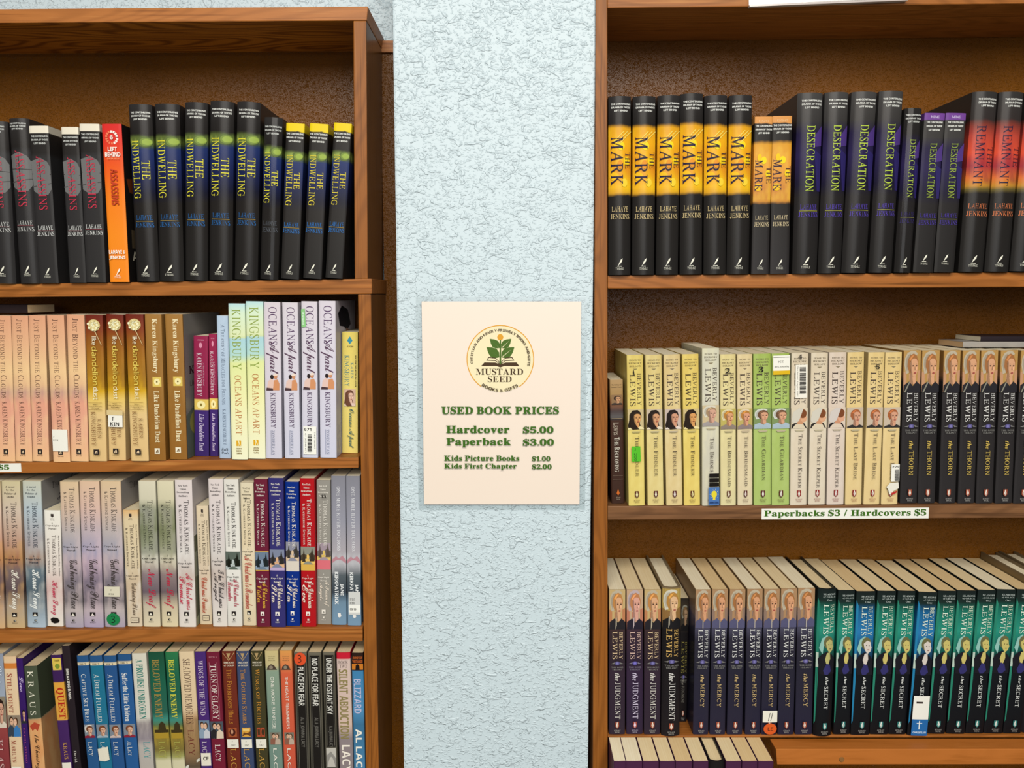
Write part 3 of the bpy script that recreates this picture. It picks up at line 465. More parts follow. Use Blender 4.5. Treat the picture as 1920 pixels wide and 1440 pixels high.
blue('captive', 'Captive Set Free', '27527f', '8c2434', 'blue book with white-aproned girl picture')
blue('dream_teal', 'A Dream Fulfilled', '216b86', '9aa8b0', 'teal book with worn edges and torn white patch')
blue('dream_blue', 'A Dream Fulfilled', '274f80', 'c8b0a8', 'blue book with seated woman, next to teal one')
blue('suffer', 'Suffer the Little Children', '28568a', '8c2436', 'blue book with lower-case title and red-dressed woman', 'b', aut='Al Lacy')
one('promise_unbroken', [(0, 'd4c9b6'), (.45, 'cfc6b8'), (.5, 'a89a94'), (.6, '93868a'), (.65, 'b4a9a0'), (1, 'b0a498')], [('T', TIT, 'A PROMISE UNBROKEN', 'b', .26, .74, .04, .46, '1e7264'), ('T', AUT, 'LACY', 'r', .4, .85, .62, .74, '2c8c8c')], 'greyish white book with green title', [('6a5f66', .47, .62)])
def enemy(name, top, tc, desc):
    one(name, [(0, top), (.2, '1c5a44'), (.42, '285c4c'), (.47, '3c8474'), (.52, '5c6a3c'), (.6, '8a7430'), (.68, '7c6a34'), (.73, 'a09a5c'), (.76, 'd0c4a0'), (1, 'd2c6a2')], [('T', TIT, 'BELOVED ENEMY', 'b', .22, .68, .05, .46, tc), ('P', PIC, [(.1, .6), (.1, .54), (.35, .54), (.4, .5), (.6, .48), (.8, .5), (.85, .54), (1, .54), (1, .6)], '3c3018'), ('R', PIC, .1, 1, .56, .6, 'a8862c'), ('T', AUT, 'LACY', 'r', .3, .75, .62, .74, 'a8a04c')], desc, [('b89a3c', .52, .66)], .0255)
enemy('enemy_dark', '1d4a34', '9a7c3c', 'dark green book with dull gold title and dome')
enemy('enemy_bright', '2c7044', 'c8c040', 'brighter green book with yellow title and dome')
one('shadowed', [(0, 'dcc09a'), (.4, 'd8ba94'), (.46, 'b89068'), (.6, '9c7850'), (.72, '8a6a4a'), (.8, '5a4a3a'), (1, 'c8b090')], [('T', TIT, 'SHADOWED MEMORIES', 'r', .24, .72, .05, .5, '4a2a24'), ('T', AUT, 'LACY', 'r', .3, .7, .54, .72, '6a2c24'), ('P', PIC, [(0, .8), (1, .74), (1, .76), (0, .82)], 'd8d0c0')], 'cream book fading into brown countryside', [('6a5434', .46, .72)], .0235)
one('wind', '46286a', [('T', TIT, 'WINGS OF THE WIND', 'r', .26, .72, .06, .44, 'd8c4cc')]+couple(0, 1, .475, .6, '8a98a8', 'c4c0c4', '6a7a8c')+[('T', AUT, 'LACY', 'r', .26, .68, .62, .72, 'd8c4cc')], 'violet book with small blue couple picture', w=.018)
one('glory', [(0, '6e1c30'), (1, '741c30')], [('H', SER, 'BOOK 6', 'n', .2, .8, .03, .04, 'c88a90'), ('T', TIT, 'TURN OF GLORY', 'r', .26, .7, .085, .465, 'eadcd0'), ('R', TIT, .18, .2, .07, .47, 'c88a90'), ('R', TIT, .78, .8, .07, .47, 'c88a90')]+couple(0, 1, .48, .6, '282428', 'd8c0a8', '4a5058')+[('T', AUT, 'LACY', 'r', .3, .72, .64, .76, 'eadcd0')], 'wine red book with couple picture')
def gold(name, base, title, desc, art):
    one(name, base, [('P', PIC, [(.04, .01), (.96, .01), (.5, .065)], 'b09060'), ('P', PIC, [(.14, .014), (.86, .014), (.5, .056)], base), ('P', PIC, [(.34, .012), (.66, .012), (.5, .05)], 'b09060')]+lines(SER, [('DREAMS', 1), ('of GOLD', 1)], 'b', 'e0d0b8', .07, .02, .011, .12, .88)+[('T', TIT, title, 'c', .3, .66, .12, .5, 'cf8c34')]+inbox(art, .2, .86, .525, .59)+[('T', AUT, 'LACY', 'c', .3, .72, .67, .86, 'cf9a44')], desc)
gold('forbidden', '6c2a1c', 'The Forbidden Hills', 'rust-brown book with orange title', [('R', 0, 1, 0, 1, 'a0502c'), ('E', .15, .85, .1, .9, '4a1c14'), ('E', .3, .6, .2, .7, 'c08a6a')])
gold('golden', '3c4664', 'The Golden Stairs', 'slate blue book with orange title', [('R', 0, 1, 0, 1, 'd89a3c'), ('P', [(0, .9), (.2, .5), (.6, .6), (1, .4), (1, .9)], '6a4020'), ('R', .1, .9, .1, .35, 'e8c070')])
gold('riches', '403a22', 'Wings of Riches', 'dark olive book with gold title', [('R', .0, .46, 0, 1, 'a8482c'), ('R', .1, .38, .2, .8, '40301c'), ('R', .54, 1, 0, 1, 'a8482c'), ('E', .6, .94, .15, .85, '40301c')])
def hanover(name, base, title, desc):
    one(name, base, lines(SER, [('HANNAH', .8), ('OF FORT', .7), ('BRIDGER', .8)], 'r', '6a5a3c', .035, .013, .007, .15, .85)+[('P', PIC, [(.1, .13), (.2, .105), (.45, .09), (.7, .1), (.9, .13)], '4a3a30'), ('E', PIC, .3, .6, .1, .125, '8a7a68'), ('T', TIT, title, 'n', .38, .62, .175, .535, 'ebe2d2')]+couple(.15, .95, .56, .645, '8a5a48', 'b8a08c', '7a7464')+[('T', AUT, 'LACY', 'n', .36, .64, .67, .86, 'ebe2d2')], desc)
hanover('sunrise', [(0, 'c9b27c'), (.1, 'c2b080'), (.14, '879680'), (.5, '73887a'), (1, '6f8478')], 'ONE MORE SUNRISE', 'sage green book with yellow head')
hanover('heart', [(0, 'd8924c'), (.1, 'd87a48'), (.16, 'd05c3c'), (1, 'c4513c')], 'THE HEART REMEMBERS', 'coral red book with orange head')
def fear(name, title, v1, desc, cutoff=1):
    one(name, [(0, '6f6656'), (.03, '5c5446'), (1, '4f4a40')], [('R', PIC, .12, .9, .02, cutoff, '1d1916'), ('R', PIC, .18, .2, .03, cutoff-.01, '8a8272'), ('R', PIC, .82, .84, .03, cutoff-.01, '8a8272'), ('T', TIT, title, 'N', .28, .74, .04, v1, 'd8d0c4'), ('T', AUT, 'AL & JOANNA LACY', 'N', .32, .68, v1+.08, min(v1+.33, .66), '6a645c')]+([('R', PIC, .1, .92, .665, .8, 'bdb4a8'), ('P', PIC, [(.1, .72), (.5, .69), (.92, .74), (.92, .8), (.1, .8)], '8f8880')] if cutoff < 1 else []), desc)
fear('fear_sticker', 'NO PLACE FOR FEAR', .37, 'black-panelled book with round orange number sticker')
fear('fear_plain', 'NO PLACE FOR FEAR', .37, 'black-panelled grey book without any sticker')
fear('distant_sky', 'UNDER THE DISTANT SKY', .43, 'black-panelled book with grey photo at its foot', .66)
one('abduction', [(0, 'c41c30'), (.042, 'c41c30'), (.045, 'd0b4a8'), (.5, 'cfb0a0'), (.6, '8c7c7c'), (1, '8a7a78')], [('H', SER, 'BOOK', 'r', .12, .84, .055, .078, '4a3a38'), ('H', SER, 'TWO', 'r', .2, .76, .082, .105, '4a3a38'), ('T', TIT, 'SILENT ABDUCTION', 'N', .12, .78, .115, .6, '8a7a4c'), ('T', AUT, 'LACY', 'N', .2, .82, .645, .84, 'efe0d0')], 'pale pink book with red head')
one('blizzard', [(0, '2a1a14'), (.12, '2a1814'), (.125, '3f7ba4'), (.4, '4f88b0'), (.5, '3c6c8c'), (1, '4f86ac')], [('H', SER, 'JOURNEYS OF', 'N', .06, .94, .025, .045, 'c05c24'), ('H', SER, 'THE STRANGER', 'N', .04, .96, .05, .068, 'c05c24'), ('R', PIC, 0, 1, .075, .115, 'c87424'), ('P', PIC, [(.3, .115), (.34, .085), (.5, .076), (.66, .085), (.7, .115)], '1c1210'), ('T', TIT, 'BLIZZARD', 'N', .14, .78, .18, .42, 'b8b4cc'), ('T', AUT, 'AL LACY', 'N', .2, .78, .53, .86, 'efe4d4')], 'bright blue book with black and orange head')
# second shelf, right bookcase
HICK = [('HOME TO', .88), ('HICKORY', .95), ('HOLLOW', .85)]
def hickory(name, stops, title, pic, desc, plural, ink_='4a3c34', tv=(.535, .8), em='5a2a24', mot='f0e2b0', w=.0225):
    e = lines(SER, HICK, 'b', '6a5a44', .03, .0195, .011, .08, .92)+[('P', SER, [(.35, .09), (.65, .09), (.5, .1)], '8a7a5c'), ('T', AUT, 'BEVERLY', 'r', .62, .86, .12, .33, ink_), ('T', AUT, 'LEWIS', 'r', .16, .5, .125, .335, ink_)] + pic + \
        [('P', SER, [(.2, .5), (.8, .5), (.7, .51), (.3, .51)], 'b8a888'), ('T', TIT, title, 'c', .44, .68, tv[0], tv[1], ink_)]+bethany(em)
    design(name, PB, w, .213, .138, cover_mat(name, stops, [(mot, 0, 1)], .5, .3), e, desc, plural)
PV = (.0, 1, .357, .49)
hickory('fiddler', [(0, 'd2b87c'), (.3, 'd6bd80'), (1, 'dbc488')], 'The Fiddler', woman(*PV, 'c4b0a0', '241814', 'cf9674', 'e4d4c4', None, True, .86), 'yellow paperback with dark-haired woman', 'yellow paperbacks with a dark-haired woman')
hickory('bridesmaid', [(0, 'd4c08c'), (.3, 'd6c498'), (1, 'd8caa4')], 'The Bridesmaid', woman(*PV, 'b8a860', 'b07838', 'd49a78', '8c7c78', 'd8c8a8', False, .78), 'cream paperback with fair-haired bonneted woman', 'cream bonnet paperbacks', tv=(.535, .87))
hickory('brides', [(0, 'cfc6ac'), (.3, 'cdc4b0'), (1, 'cabfa8')], 'The Brides', woman(*PV, 'c8b088', 'a08060', 'cf9c84', 'a09490', 'd4c8b4', False, .78), 'taller library-wrapped paperback with black squares and blue bulb sticker', 'wrapped paperbacks', tv=(.56, .78), w=.0255)
hickory('guardian', [(0, '9cac50'), (.3, 'a4b55c'), (1, 'aab968')], 'The Guardian', woman(*PV, '7c8c58', '6a4a34', 'd39a78', 'a8b4bc', 'd0ccc0', False, .72), 'light green paperback with bonneted child', 'light green paperbacks', tv=(.535, .83), mot='bcc880')
hickory('keeper', [(0, 'd4bfa2'), (.3, 'd8c3a8'), (1, 'd9c6ae')], 'The Secret Keeper', back_of_head(*PV), 'beige paperback with bonnet seen from behind', 'beige paperbacks', tv=(.53, .885), em='8c2a24', mot='e6d8c4')
hickory('bride', [(0, 'd9b878'), (.3, 'debd80'), (1, 'dfc088')], 'The Last Bride', woman(*PV, 'c4ae98', 'a05a34', 'd29778', '35302e', None, False, .86), 'sandy yellow paperback with red-haired woman', 'sandy yellow paperbacks', tv=(.525, .83), em='8c2a24', mot='ecd09c')
design('reckoning', PB, .0185, .17, .105, cover_mat('reckoning', [(0, 'b08c60'), (.12, 'a5804f'), (.18, '8a5838'), (.25, '4a3a38'), (.3, '5c5654'), (.32, '3c3230'), (.325, '432a20'), (1, '3c251c')], None, .4),
       lines(SER, [('The Heritage of', .9), ('Lancaster County', 1)], 'b', '4a3424', .035, .018, .012, .08, .92)+woman(.1, .95, .12, .2, '8c6a48', '3a281c', 'c8946c', '40342e')+[('T', AUT, 'Lewis', 'c', .22, .6, .34, .44, 'dcc8b0'), ('T', TIT, 'The Reckoning', 'c', .26, .66, .46, .74, 'e8dcc8'), ('R', PIC, .08, .92, .308, .311, 'a88c60'), ('R', PIC, .1, .9, .77, .772, '8a7460'), ('R', PIC, .1, .9, .8, .802, '8a7460'), ('P', EMB, [(.5, .88), (.62, .915), (.5, .935), (.38, .915)], 'c86424'), ('H', EMB, 'BETHANY', 'r', .34, .68, .945, .955, 'b8a48c'), ('H', EMB, 'HOUSE', 'r', .38, .64, .96, .97, 'b8a48c')],
       'small dark brown paperback against the wooden post', 'small brown paperbacks')
def rose(name, title, stops, pic, tc, ac, desc, plural, kind=PB, w=.0235, av=(.27, .46), tv=(.585, .81), tu=(.4, .66)):
    y = av[1]
    e = pic+[('T', AUT, 'BEVERLY', 'r', .62, .84, av[0]+.005, av[1], ac), ('T', AUT, 'LEWIS', 'r', .2, .5, av[0], av[1], ac), ('E', SER, .34, .66, y+.016, y+.044, '5a5280'), ('E', SER, .42, .58, y+.022, y+.038, '7c74a8'), ('P', SER, [(.08, y+.034), (.34, y+.022), (.3, y+.036)], '7a7470'), ('P', SER, [(.92, y+.034), (.66, y+.022), (.7, y+.036)], '7a7470')] + \
        lines(SER, [('THE ROSE', 1), ('TRILOGY', .85)], 'r', '9a948c', y+.052, .015, .010, .12, .88)+[('T', TIT, 'the', 'I', tu[0]-.02, tu[1]-.04, tv[0], tv[0]+.055, tc), ('T', TIT, title, 'c', tu[0], tu[1], tv[0]+.065, tv[1], tc)]+bethany('9a4a34', 'ece0d0', .905, .5, .12, 'b4aca4')
    design(name, kind, w, .213, .14, cover_mat(name, stops, None, .34), e, desc, plural)
ROSE = [(0, 'a8793c'), (.08, 'a8743c'), (.16, 'a06c48'), (.2, '3a3230'), (.26, '2c2727'), (1, '2e2a2a')]
rose('thorn', 'THORN', ROSE, woman(0, 1, 0, .27, 'b4884c', 'a0673c', 'd39a74', '29262a', 'b9a78e', False, .76, 'c08c68')+[('P', PIC, [(.02, .27), (.3, .2), (.36, .205), (.1, .27)], '8a8474')], 'd0ae54', 'dcd4cc', 'black paperback with large bonneted face above', 'black bonnet-face paperbacks')
rose('judgment', 'JUDGMENT', [(0, 'a88c64'), (.1, 'b08c5c'), (.22, '8a5a44'), (.28, '3a2a2c'), (.5, '30242c'), (.56, '352632'), (1, '2e2330')], woman(0, 1, 0, .27, 'c0a06c', 'b87c44', 'd6a078', '262226', 'b9a78e', False, .74, 'b87850')+[('P', PIC, [(.38, .27), (.4, .19), (.46, .185), (.46, .24)], 'b8a890')], 'd9cfc4', 'd8b890', 'plum-black paperback with blonde face above', 'plum-black paperbacks', av=(.28, .47), tv=(.565, .885), tu=(.36, .7))
rose('judgment_hc', 'JUDGMENT', [(0, '7a6448'), (.1, 'a8844c'), (.22, '5a4234'), (.28, '1c1819'), (1, '1e191d')], woman(0, 1, .01, .27, 'b0904c', 'b07c3c', 'dcae84', '1c1a1c', 'cfc4b0', False, .74, '8a6438')+[('P', PIC, [(.3, .27), (.32, .19), (.38, .185), (.38, .24)], 'a89c88')], 'e0d8d0', 'd4a860', 'glossy black hardcover with blonde face, standing proud', 'glossy black hardcovers', HC, .0265, av=(.27, .46), tv=(.565, .885), tu=(.36, .7))
rose('judgment_back', 'JUDGMENT', [(0, '2a2420'), (.1, '4a3c2c'), (.22, '3a2e26'), (.28, '1c1819'), (1, '1c181a')], woman(.1, 1, .05, .26, '3c342a', '6a5034', 'a88464', '181617', '8c8474', False, .74), '8c8478', '8a7c40', 'shaded black paperback pushed back behind its neighbours', 'pushed-back paperbacks', PB, .0165, av=(.34, .6), tv=(.64, .84), tu=(.3, .62))  # dimmed copy of the same print, the shade between neighbours put into its colours
rose('mercy', 'MERCY', [(0, 'a07c54'), (.1, 'a8805c'), (.18, '8c7470'), (.2, '55506a'), (.26, '4a4658'), (.34, '2e2a36'), (.52, '282531'), (1, '282436')], woman(0, 1, 0, .26, 'a8805c', 'a0683c', 'd2966f', '55526e', 'b9a78e', False, .76, '8c7060')+[('R', PIC, .46, .52, .2, .26, 'a89c94')], 'd4b278', 'dcd6d0', 'dark indigo paperback with auburn-haired face above', 'dark indigo paperbacks', av=(.265, .46), tv=(.575, .8))
SEC = [(0, '1a201f'), (.08, '1c2a26'), (.14, '1c6a58'), (.28, '2a8a74'), (.36, '1e6a5c'), (.48, '14302c'), (.56, '14161a'), (1, '151417')]
def secret(name, stops, skin, c2, desc, plural, kind=PB):
    p = inbox([('P', [(.05, .35), (.2, .1), (.5, .0), (.55, .06), (.3, .3), (.25, .5)], '8fb8ac'), ('E', .3, .86, .04, .36, '6a6440'), ('P', [(.42, .2), (.62, .12), (.82, .16), (.86, .26), (.9, .3), (.84, .4), (.66, .47), (.5, .36)], skin), ('P', [(0, .62), (.2, .5), (.5, .42), (.8, .5), (1, .62), (1, 1), (.1, 1)], '1c1a20'),
               ('P', [(.4, .62), (.5, .46), (.68, .44), (.72, .6), (.62, .74), (.5, .76)], skin), ('P', [(.3, .9), (.5, .72), (.7, .76), (.8, .92), (.6, 1.0), (.4, 1)], '343064'), ('E', .56, .62, .235, .255, '33221c'), ('E', .72, .77, .24, .26, '33221c'), ('E', .64, .76, .345, .365, '8c4a3c')], .08, 1, .305, .575)
    e = [('P', PIC, [(0, .06), (.12, .1), (.12, .62), (.06, .9), (0, .92)], c2), ('R', PIC, 0, .12, .43, .53, 'b8c4b4')]+p+lines(SER, [('SEASONS', 1), ('of GRACE', 1), ('One', .4)], 'r', 'd0d4cc', .028, .0185, .0115, .24, .92)+[('T', AUT, 'BEVERLY', 'r', .64, .86, .1, .3, 'd8dcc0'), ('T', AUT, 'LEWIS', 'r', .28, .56, .1, .3, 'e0e4d0'), ('T', TIT, 'the', 'I', .5, .66, .59, .645, 'e0dcd4'), ('T', TIT, 'SECRET', 'r', .44, .66, .655, .81, 'e4e0d8')]+bethany('3a7a74', 'ece8dc', .905, .55, .11, 'b4aca4')
    design(name, kind, .0265, .213, .14, cover_mat(name, stops, None, .28), e, desc, plural)
secret('secret', SEC, 'c8b468', '2a7c64', 'black and green paperback with praying woman', 'black and green paperbacks')
SECB = [(p, {'1c6a58': '1c5c88', '2a8a74': '2a74a8', '1e6a5c': '1e567c', '14302c': '14283c'}.get(h, h)) for p, h in SEC]
secret('secret_blue', SECB, 'd4c4b8', '2478a0', 'black and blue paperback with praying woman', 'black and blue paperbacks')
secret('secret_wrap', SEC, 'b8ac6c', '2a7c64', 'black and green hardcover in clear wrap, at the front of its row', 'wrapped green hardcovers', HC)

# ------------------------------------------------------------------ books
def bulge(kind, w, u): return (.16*w*(1-(2*u-1)**2)) if kind == HC else .02*w*(1-(2*u-1)**2)
def cover_mesh(name, d):
    kind, w, h, dep = d['kind'], d['w'], d['h'], d['d']; t = .0024 if kind == HC else .0005
    n = 12; r = .0008
    outer = [(-w/2, dep)]+[((u-.5)*w*(1 if 0 < u < 1 else 1), (r if u in (0, 1) else 0)-bulge(kind, w, u)) for u in [i/n for i in range(n+1)]]+[(w/2, dep)]
    inner = [(-w/2+t, dep)]+[((u-.5)*(w-2*t), t*.9+r-bulge(kind, w, u)) for u in [i/n for i in range(n+1)]]+[(w/2-t, dep)]
    k = len(outer); vs = [(x, y, z) for z in (0, h) for x, y in outer+inner]; fs = []
    O, I = (lambda z, i: z*2*k+i), (lambda z, i: z*2*k+k+i)
    for i in range(k-1):
        fs += [(O(0, i), O(0, i+1), O(1, i+1), O(1, i)), (I(0, i+1), I(0, i), I(1, i), I(1, i+1)), (O(1, i), O(1, i+1), I(1, i+1), I(1, i)), (O(0, i+1), O(0, i), I(0, i), I(0, i+1))]
    for i in (0, k-1): fs.append((O(0, i), O(1, i), I(1, i), I(0, i)) if i == 0 else (O(1, i), O(0, i), I(0, i), I(1, i)))
    me = bpy.data.meshes.new('cover'); me.from_pydata(vs, [], fs); me.materials.append(d['mat'])
    bm = bmesh.new(); bm.from_mesh(me); bmesh.ops.recalc_face_normals(bm, faces=bm.faces)
    for f in bm.faces: f.smooth = abs(f.normal.z) < .5
    for e in bm.edges:
        if len(e.link_faces) == 2 and e.calc_face_angle(0) > .7: e.smooth = False
    bm.to_mesh(me); bm.free(); return me
def pages_mesh(d):
    kind, w, h, dep = d['kind'], d['w'], d['h'], d['d']; t = .0025 if kind == HC else .0006; o = .0035 if kind == HC else 0.0002
    x = w/2-t; y0, y1 = t+.001, dep-(.004 if kind == HC else .0004)
    vs = [(-x, y0, h-o), (x, y0, h-o), (x, y0, o), (-x, y0, o), (-x, y1, h-o), (x, y1, h-o), (x, y1, o), (-x, y1, o)]
    me = bpy.data.meshes.new('page_block'); me.from_pydata(vs, [], BOX); me.materials.append(M_PAGES)
    bm = bmesh.new(); bm.from_mesh(me); bmesh.ops.recalc_face_normals(bm, faces=bm.faces); bm.to_mesh(me); bm.free(); return me
for nm, d in D.items():
    kind, w, h = d['kind'], d['w'], d['h']
    d['map'] = (lambda kind, w, h: lambda u, v, l: ((u-.5)*w*.985, -bulge(kind, w, u)-l, h*(1-v)))(kind, w, h)
    d['cuts'] = [.125*i for i in range(1, 8)] if kind == HC else None
    d['cover'] = cover_mesh(nm, d); d['pages'] = pages_mesh(d); d['prints'] = build_prints(d['els'], d['map'], cuts=d['cuts'])
ORD = 'first second third fourth fifth sixth seventh eighth ninth tenth eleventh twelfth'.split()
NUM = 'one two three four five six seven eight nine ten eleven twelve'.split()
def shelf_z(line, Y, X):
    (x0, y0), (x1, y1) = line; a, b = bp(x0, y0, Y), bp(x1, y1, Y); return a.z+(b.z-a.z)*(X-a.x)/(b.x-a.x)
STICK = {  # printed extras of a single copy: (part, [elements with sub-part names])
 'lib_white': [('R', 'library_sticker', .04, .96, .775, .925, 'efe6d8'), ('H', 'sticker_lettering', 'F', 'm', .1, .16, .82, .832, '6a6258'), ('H', 'sticker_lettering', 'KIN', 'm', .08, .4, .842, .854, '6a6258')],
 'f_kin': [('R', 'library_sticker', .1, .96, .685, .765, 'efe6d8'), ('H', 'sticker_lettering', 'F', 'N', .36, .48, .695, .722, '2a2522'), ('H', 'sticker_lettering', 'KIN', 'N', .24, .76, .732, .757, '2a2522'), ('R', 'library_sticker', .02, .98, .65, .684, 'd9bd88')],
 'barcode671': [('P', 'price_tab', [(.0, .05), (.24, .045), (.3, .16), (.02, .165)], '8cc47c'), ('T', 'tab_lettering', 'Owned', 'N', .08, .2, .065, .145, 'e4f0dc'), ('R', 'price_sticker', .08, .94, .795, .975, 'f2ebde'), ('H', 'sticker_lettering', '671', 'N', .14, .62, .805, .825, '2a2522'), ('T', 'sticker_lettering', 'THRIFTBOOKS', 'n', .8, .88, .83, .94, '4a4440'), ('T', 'sticker_lettering', '67 30548 671', 'n', .2, .28, .84, .965, '4a4440')]+[('R', 'sticker_lettering', .38, .66, .845+k*.0075, .845+k*.0075+(.005 if k % 3 else .0025), '2a2522') for k in range(15)],
 'green3': [('E', 'number_sticker', .12, .8, .9, .985, '1e7a44'), ('H', 'sticker_lettering', '3', 'n', .36, .56, .918, .968, '17201a'), ('R', 'library_sticker', .06, .84, .715, .785, 'd9cdb4'), ('H', 'sticker_lettering', 'F', 'm', .38, .44, .735, .745, '4a443c'), ('H', 'sticker_lettering', 'KIN', 'm', .28, .54, .762, .772, '4a443c')],
 'fic': [('R', 'library_sticker', .1, .98, .77, .925, 'cfcac4'), ('R', 'library_sticker', .1, .98, .86, .91, 'efe8de'), ('H', 'sticker_lettering', 'FIC', 'm', .2, .56, .815, .83, '3a3632'), ('H', 'sticker_lettering', 'KIR', 'm', .2, .56, .84, .853, '3a3632'), ('H', 'sticker_lettering', '09/19', 'N', .2, .66, .88, .895, '3a3632')],
 'seven': [('H', 'handwritten_number', '7', 'I', .3, .5, .1, .13, '1a1614')],
 'thirteen': [('H', 'handwritten_number', '13', 'I', .36, .7, .095, .118, '1a1614')],
 'two': [('H', 'handwritten_number', '2', 'i', .24, .62, .09, .122, '1a1614')],
 'three': [('H', 'handwritten_number', '3', 'I', .24, .52, .082, .118, '1a1614')],
 'five': [('H', 'handwritten_number', '5', 'I', .4, .64, .078, .108, '1a1614')],
 'green_price': [('P', 'handwritten_number', [(.34, .1), (.4, .098), (.44, .128), (.38, .13)], '1a1614'), ('P', 'price_sticker', [(.2, .6), (.74, .6), (.76, .7), (.2, .7)], '54b428'), ('H', 'sticker_lettering', 'J', 'n', .36, .44, .61, .628, '2a5c1c'), ('T', 'sticker_lettering', '200', 'm', .34, .52, .645, .695, '2a5c1c')],
 'bulb': [('R', 'redaction_mark', .38, .96, .79, .815, '17120f'), ('R', 'redaction_mark', .38, .96, .82, .845, '17120f'), ('R', 'redaction_mark', .38, .96, .85, .872, '17120f'), ('R', 'genre_sticker', .33, .99, .878, .992, '4a70a8'), ('E', 'genre_sticker', .5, .84, .9, .945, 'e4cc34'), ('R', 'genre_sticker', .6, .74, .94, .958, 'e4cc34')] +
         [('P', 'genre_sticker', [(.67+.22*math.cos(a)-.01, .922+.03*math.sin(a)), (.67+.3*math.cos(a), .922+.04*math.sin(a)), (.67+.22*math.cos(a)+.01, .922+.03*math.sin(a)+.003)], 'f0e4a0') for a in [k*math.pi/5 for k in range(10)]]+[('H', 'sticker_lettering', 'INSPIRATIONAL', 'N', .38, .95, .968, .98, '1c2c5c')],
 'price394': [('R', 'price_sticker', .02, .99, .012, .11, 'efe6d8'), ('R', 'price_sticker', .02, .99, .11, .136, 'dcae1c'), ('H', 'sticker_lettering', '3.94', 'n', .62, .3, .06, .046, '6a6258'), ('H', 'sticker_lettering', 'Paperback Trade', 'n', .92, .1, .092, .078, '6a6258'), ('R', 'sticker_lettering', .04, .96, .022, .025, '8a8278')],
 'barcode_top': [('H', 'handwritten_number', '4', 'I', .36, .6, .008, .038, '1a1614'), ('R', 'barcode_sticker', .2, .92, .075, .29, 'efe4d4'), ('T', 'sticker_lettering', 'The Secret Keeper 20997', 'm', .26, .36, .085, .28, '3a3632')]+[('R', 'sticker_lettering', .44, .82, .09+k*.0095, .09+k*.0095+(.006 if k % 3 else .003), '3a3430') for k in range(18)],
 'torn279': [('R', 'price_sticker', .48, 1, .73, .845, 'efe6d8'), ('H', 'sticker_lettering', '279', 'N', .52, .98, .74, .755, '2a2522'), ('P', 'torn_sticker', [(.2, .88), (.4, .855), (.95, .85), (.98, .89), (.6, .91), (.8, .925), (.4, .93), (.3, .895)], 'e6dccc'), ('P', 'torn_sticker', [(.5, .92), (.88, .905), (.84, .92), (.55, .935)], 'b8302c')]+[('R', 'sticker_lettering', .7, .96, .765+k*.007, .769+k*.007, '2a2522') for k in range(11)],
 'eleven_le': [('R', 'library_sticker', .02, .98, .825, .905, 'ece2d0'), ('P', 'sticker_lettering', [(.36, .895), (.4, .895), (.52, .84), (.48, .84)], '2a2522'), ('P', 'sticker_lettering', [(.52, .895), (.56, .895), (.68, .84), (.64, .84)], '2a2522'), ('E', 'number_sticker', .08, .96, .912, .99, 'd95a24'), ('H', 'sticker_lettering', 'LE', 'n', .36, .72, .938, .962, '2a1a14')],
 'christian': [('R', 'library_sticker', .12, 1.0, .715, .88, 'efe6d8'), ('R', 'sticker_lettering', .28, .64, .755, .768, '3a2f2a'), ('R', 'genre_sticker', .12, 1.0, .88, .995, '2664a0'), ('R', 'sticker_lettering', .5, .55, .89, .95, 'ece8e0'), ('R', 'sticker_lettering', .38, .68, .905, .911, 'ece8e0'), ('H', 'sticker_lettering', 'CHRISTIAN', 'N', .2, .92, .965, .978, 'dce4ec')],
 'orange3': [('E', 'number_sticker', .02, .98, .0, .09, 'd94e28'), ('H', 'sticker_lettering', '3', 'n', .32, .6, .016, .07, '2a1a14')],
 'lac': [('R', 'library_sticker', .1, .96, .605, .665, 'e6dccb'), ('H', 'sticker_lettering', 'F', 'm', .46, .54, .616, .627, '5a5248'), ('H', 'sticker_lettering', 'LAC', 'm', .38, .72, .64, .651, '5a5248')],
 'cf': [('R', 'library_sticker', .1, 1, .7, .79, 'e4d8c4'), ('H', 'sticker_lettering', 'CF', 'N', .3, .8, .725, .75, '3a342e')],
 'torn': [('P', 'torn_label', [(.05, .66), (.4, .655), (.9, .645), (.95, .74), (.6, .75), (.1, .745)], 'e2d6c0')],
}
FC, FT = 'front_cover_art', 'front_cover_lettering'
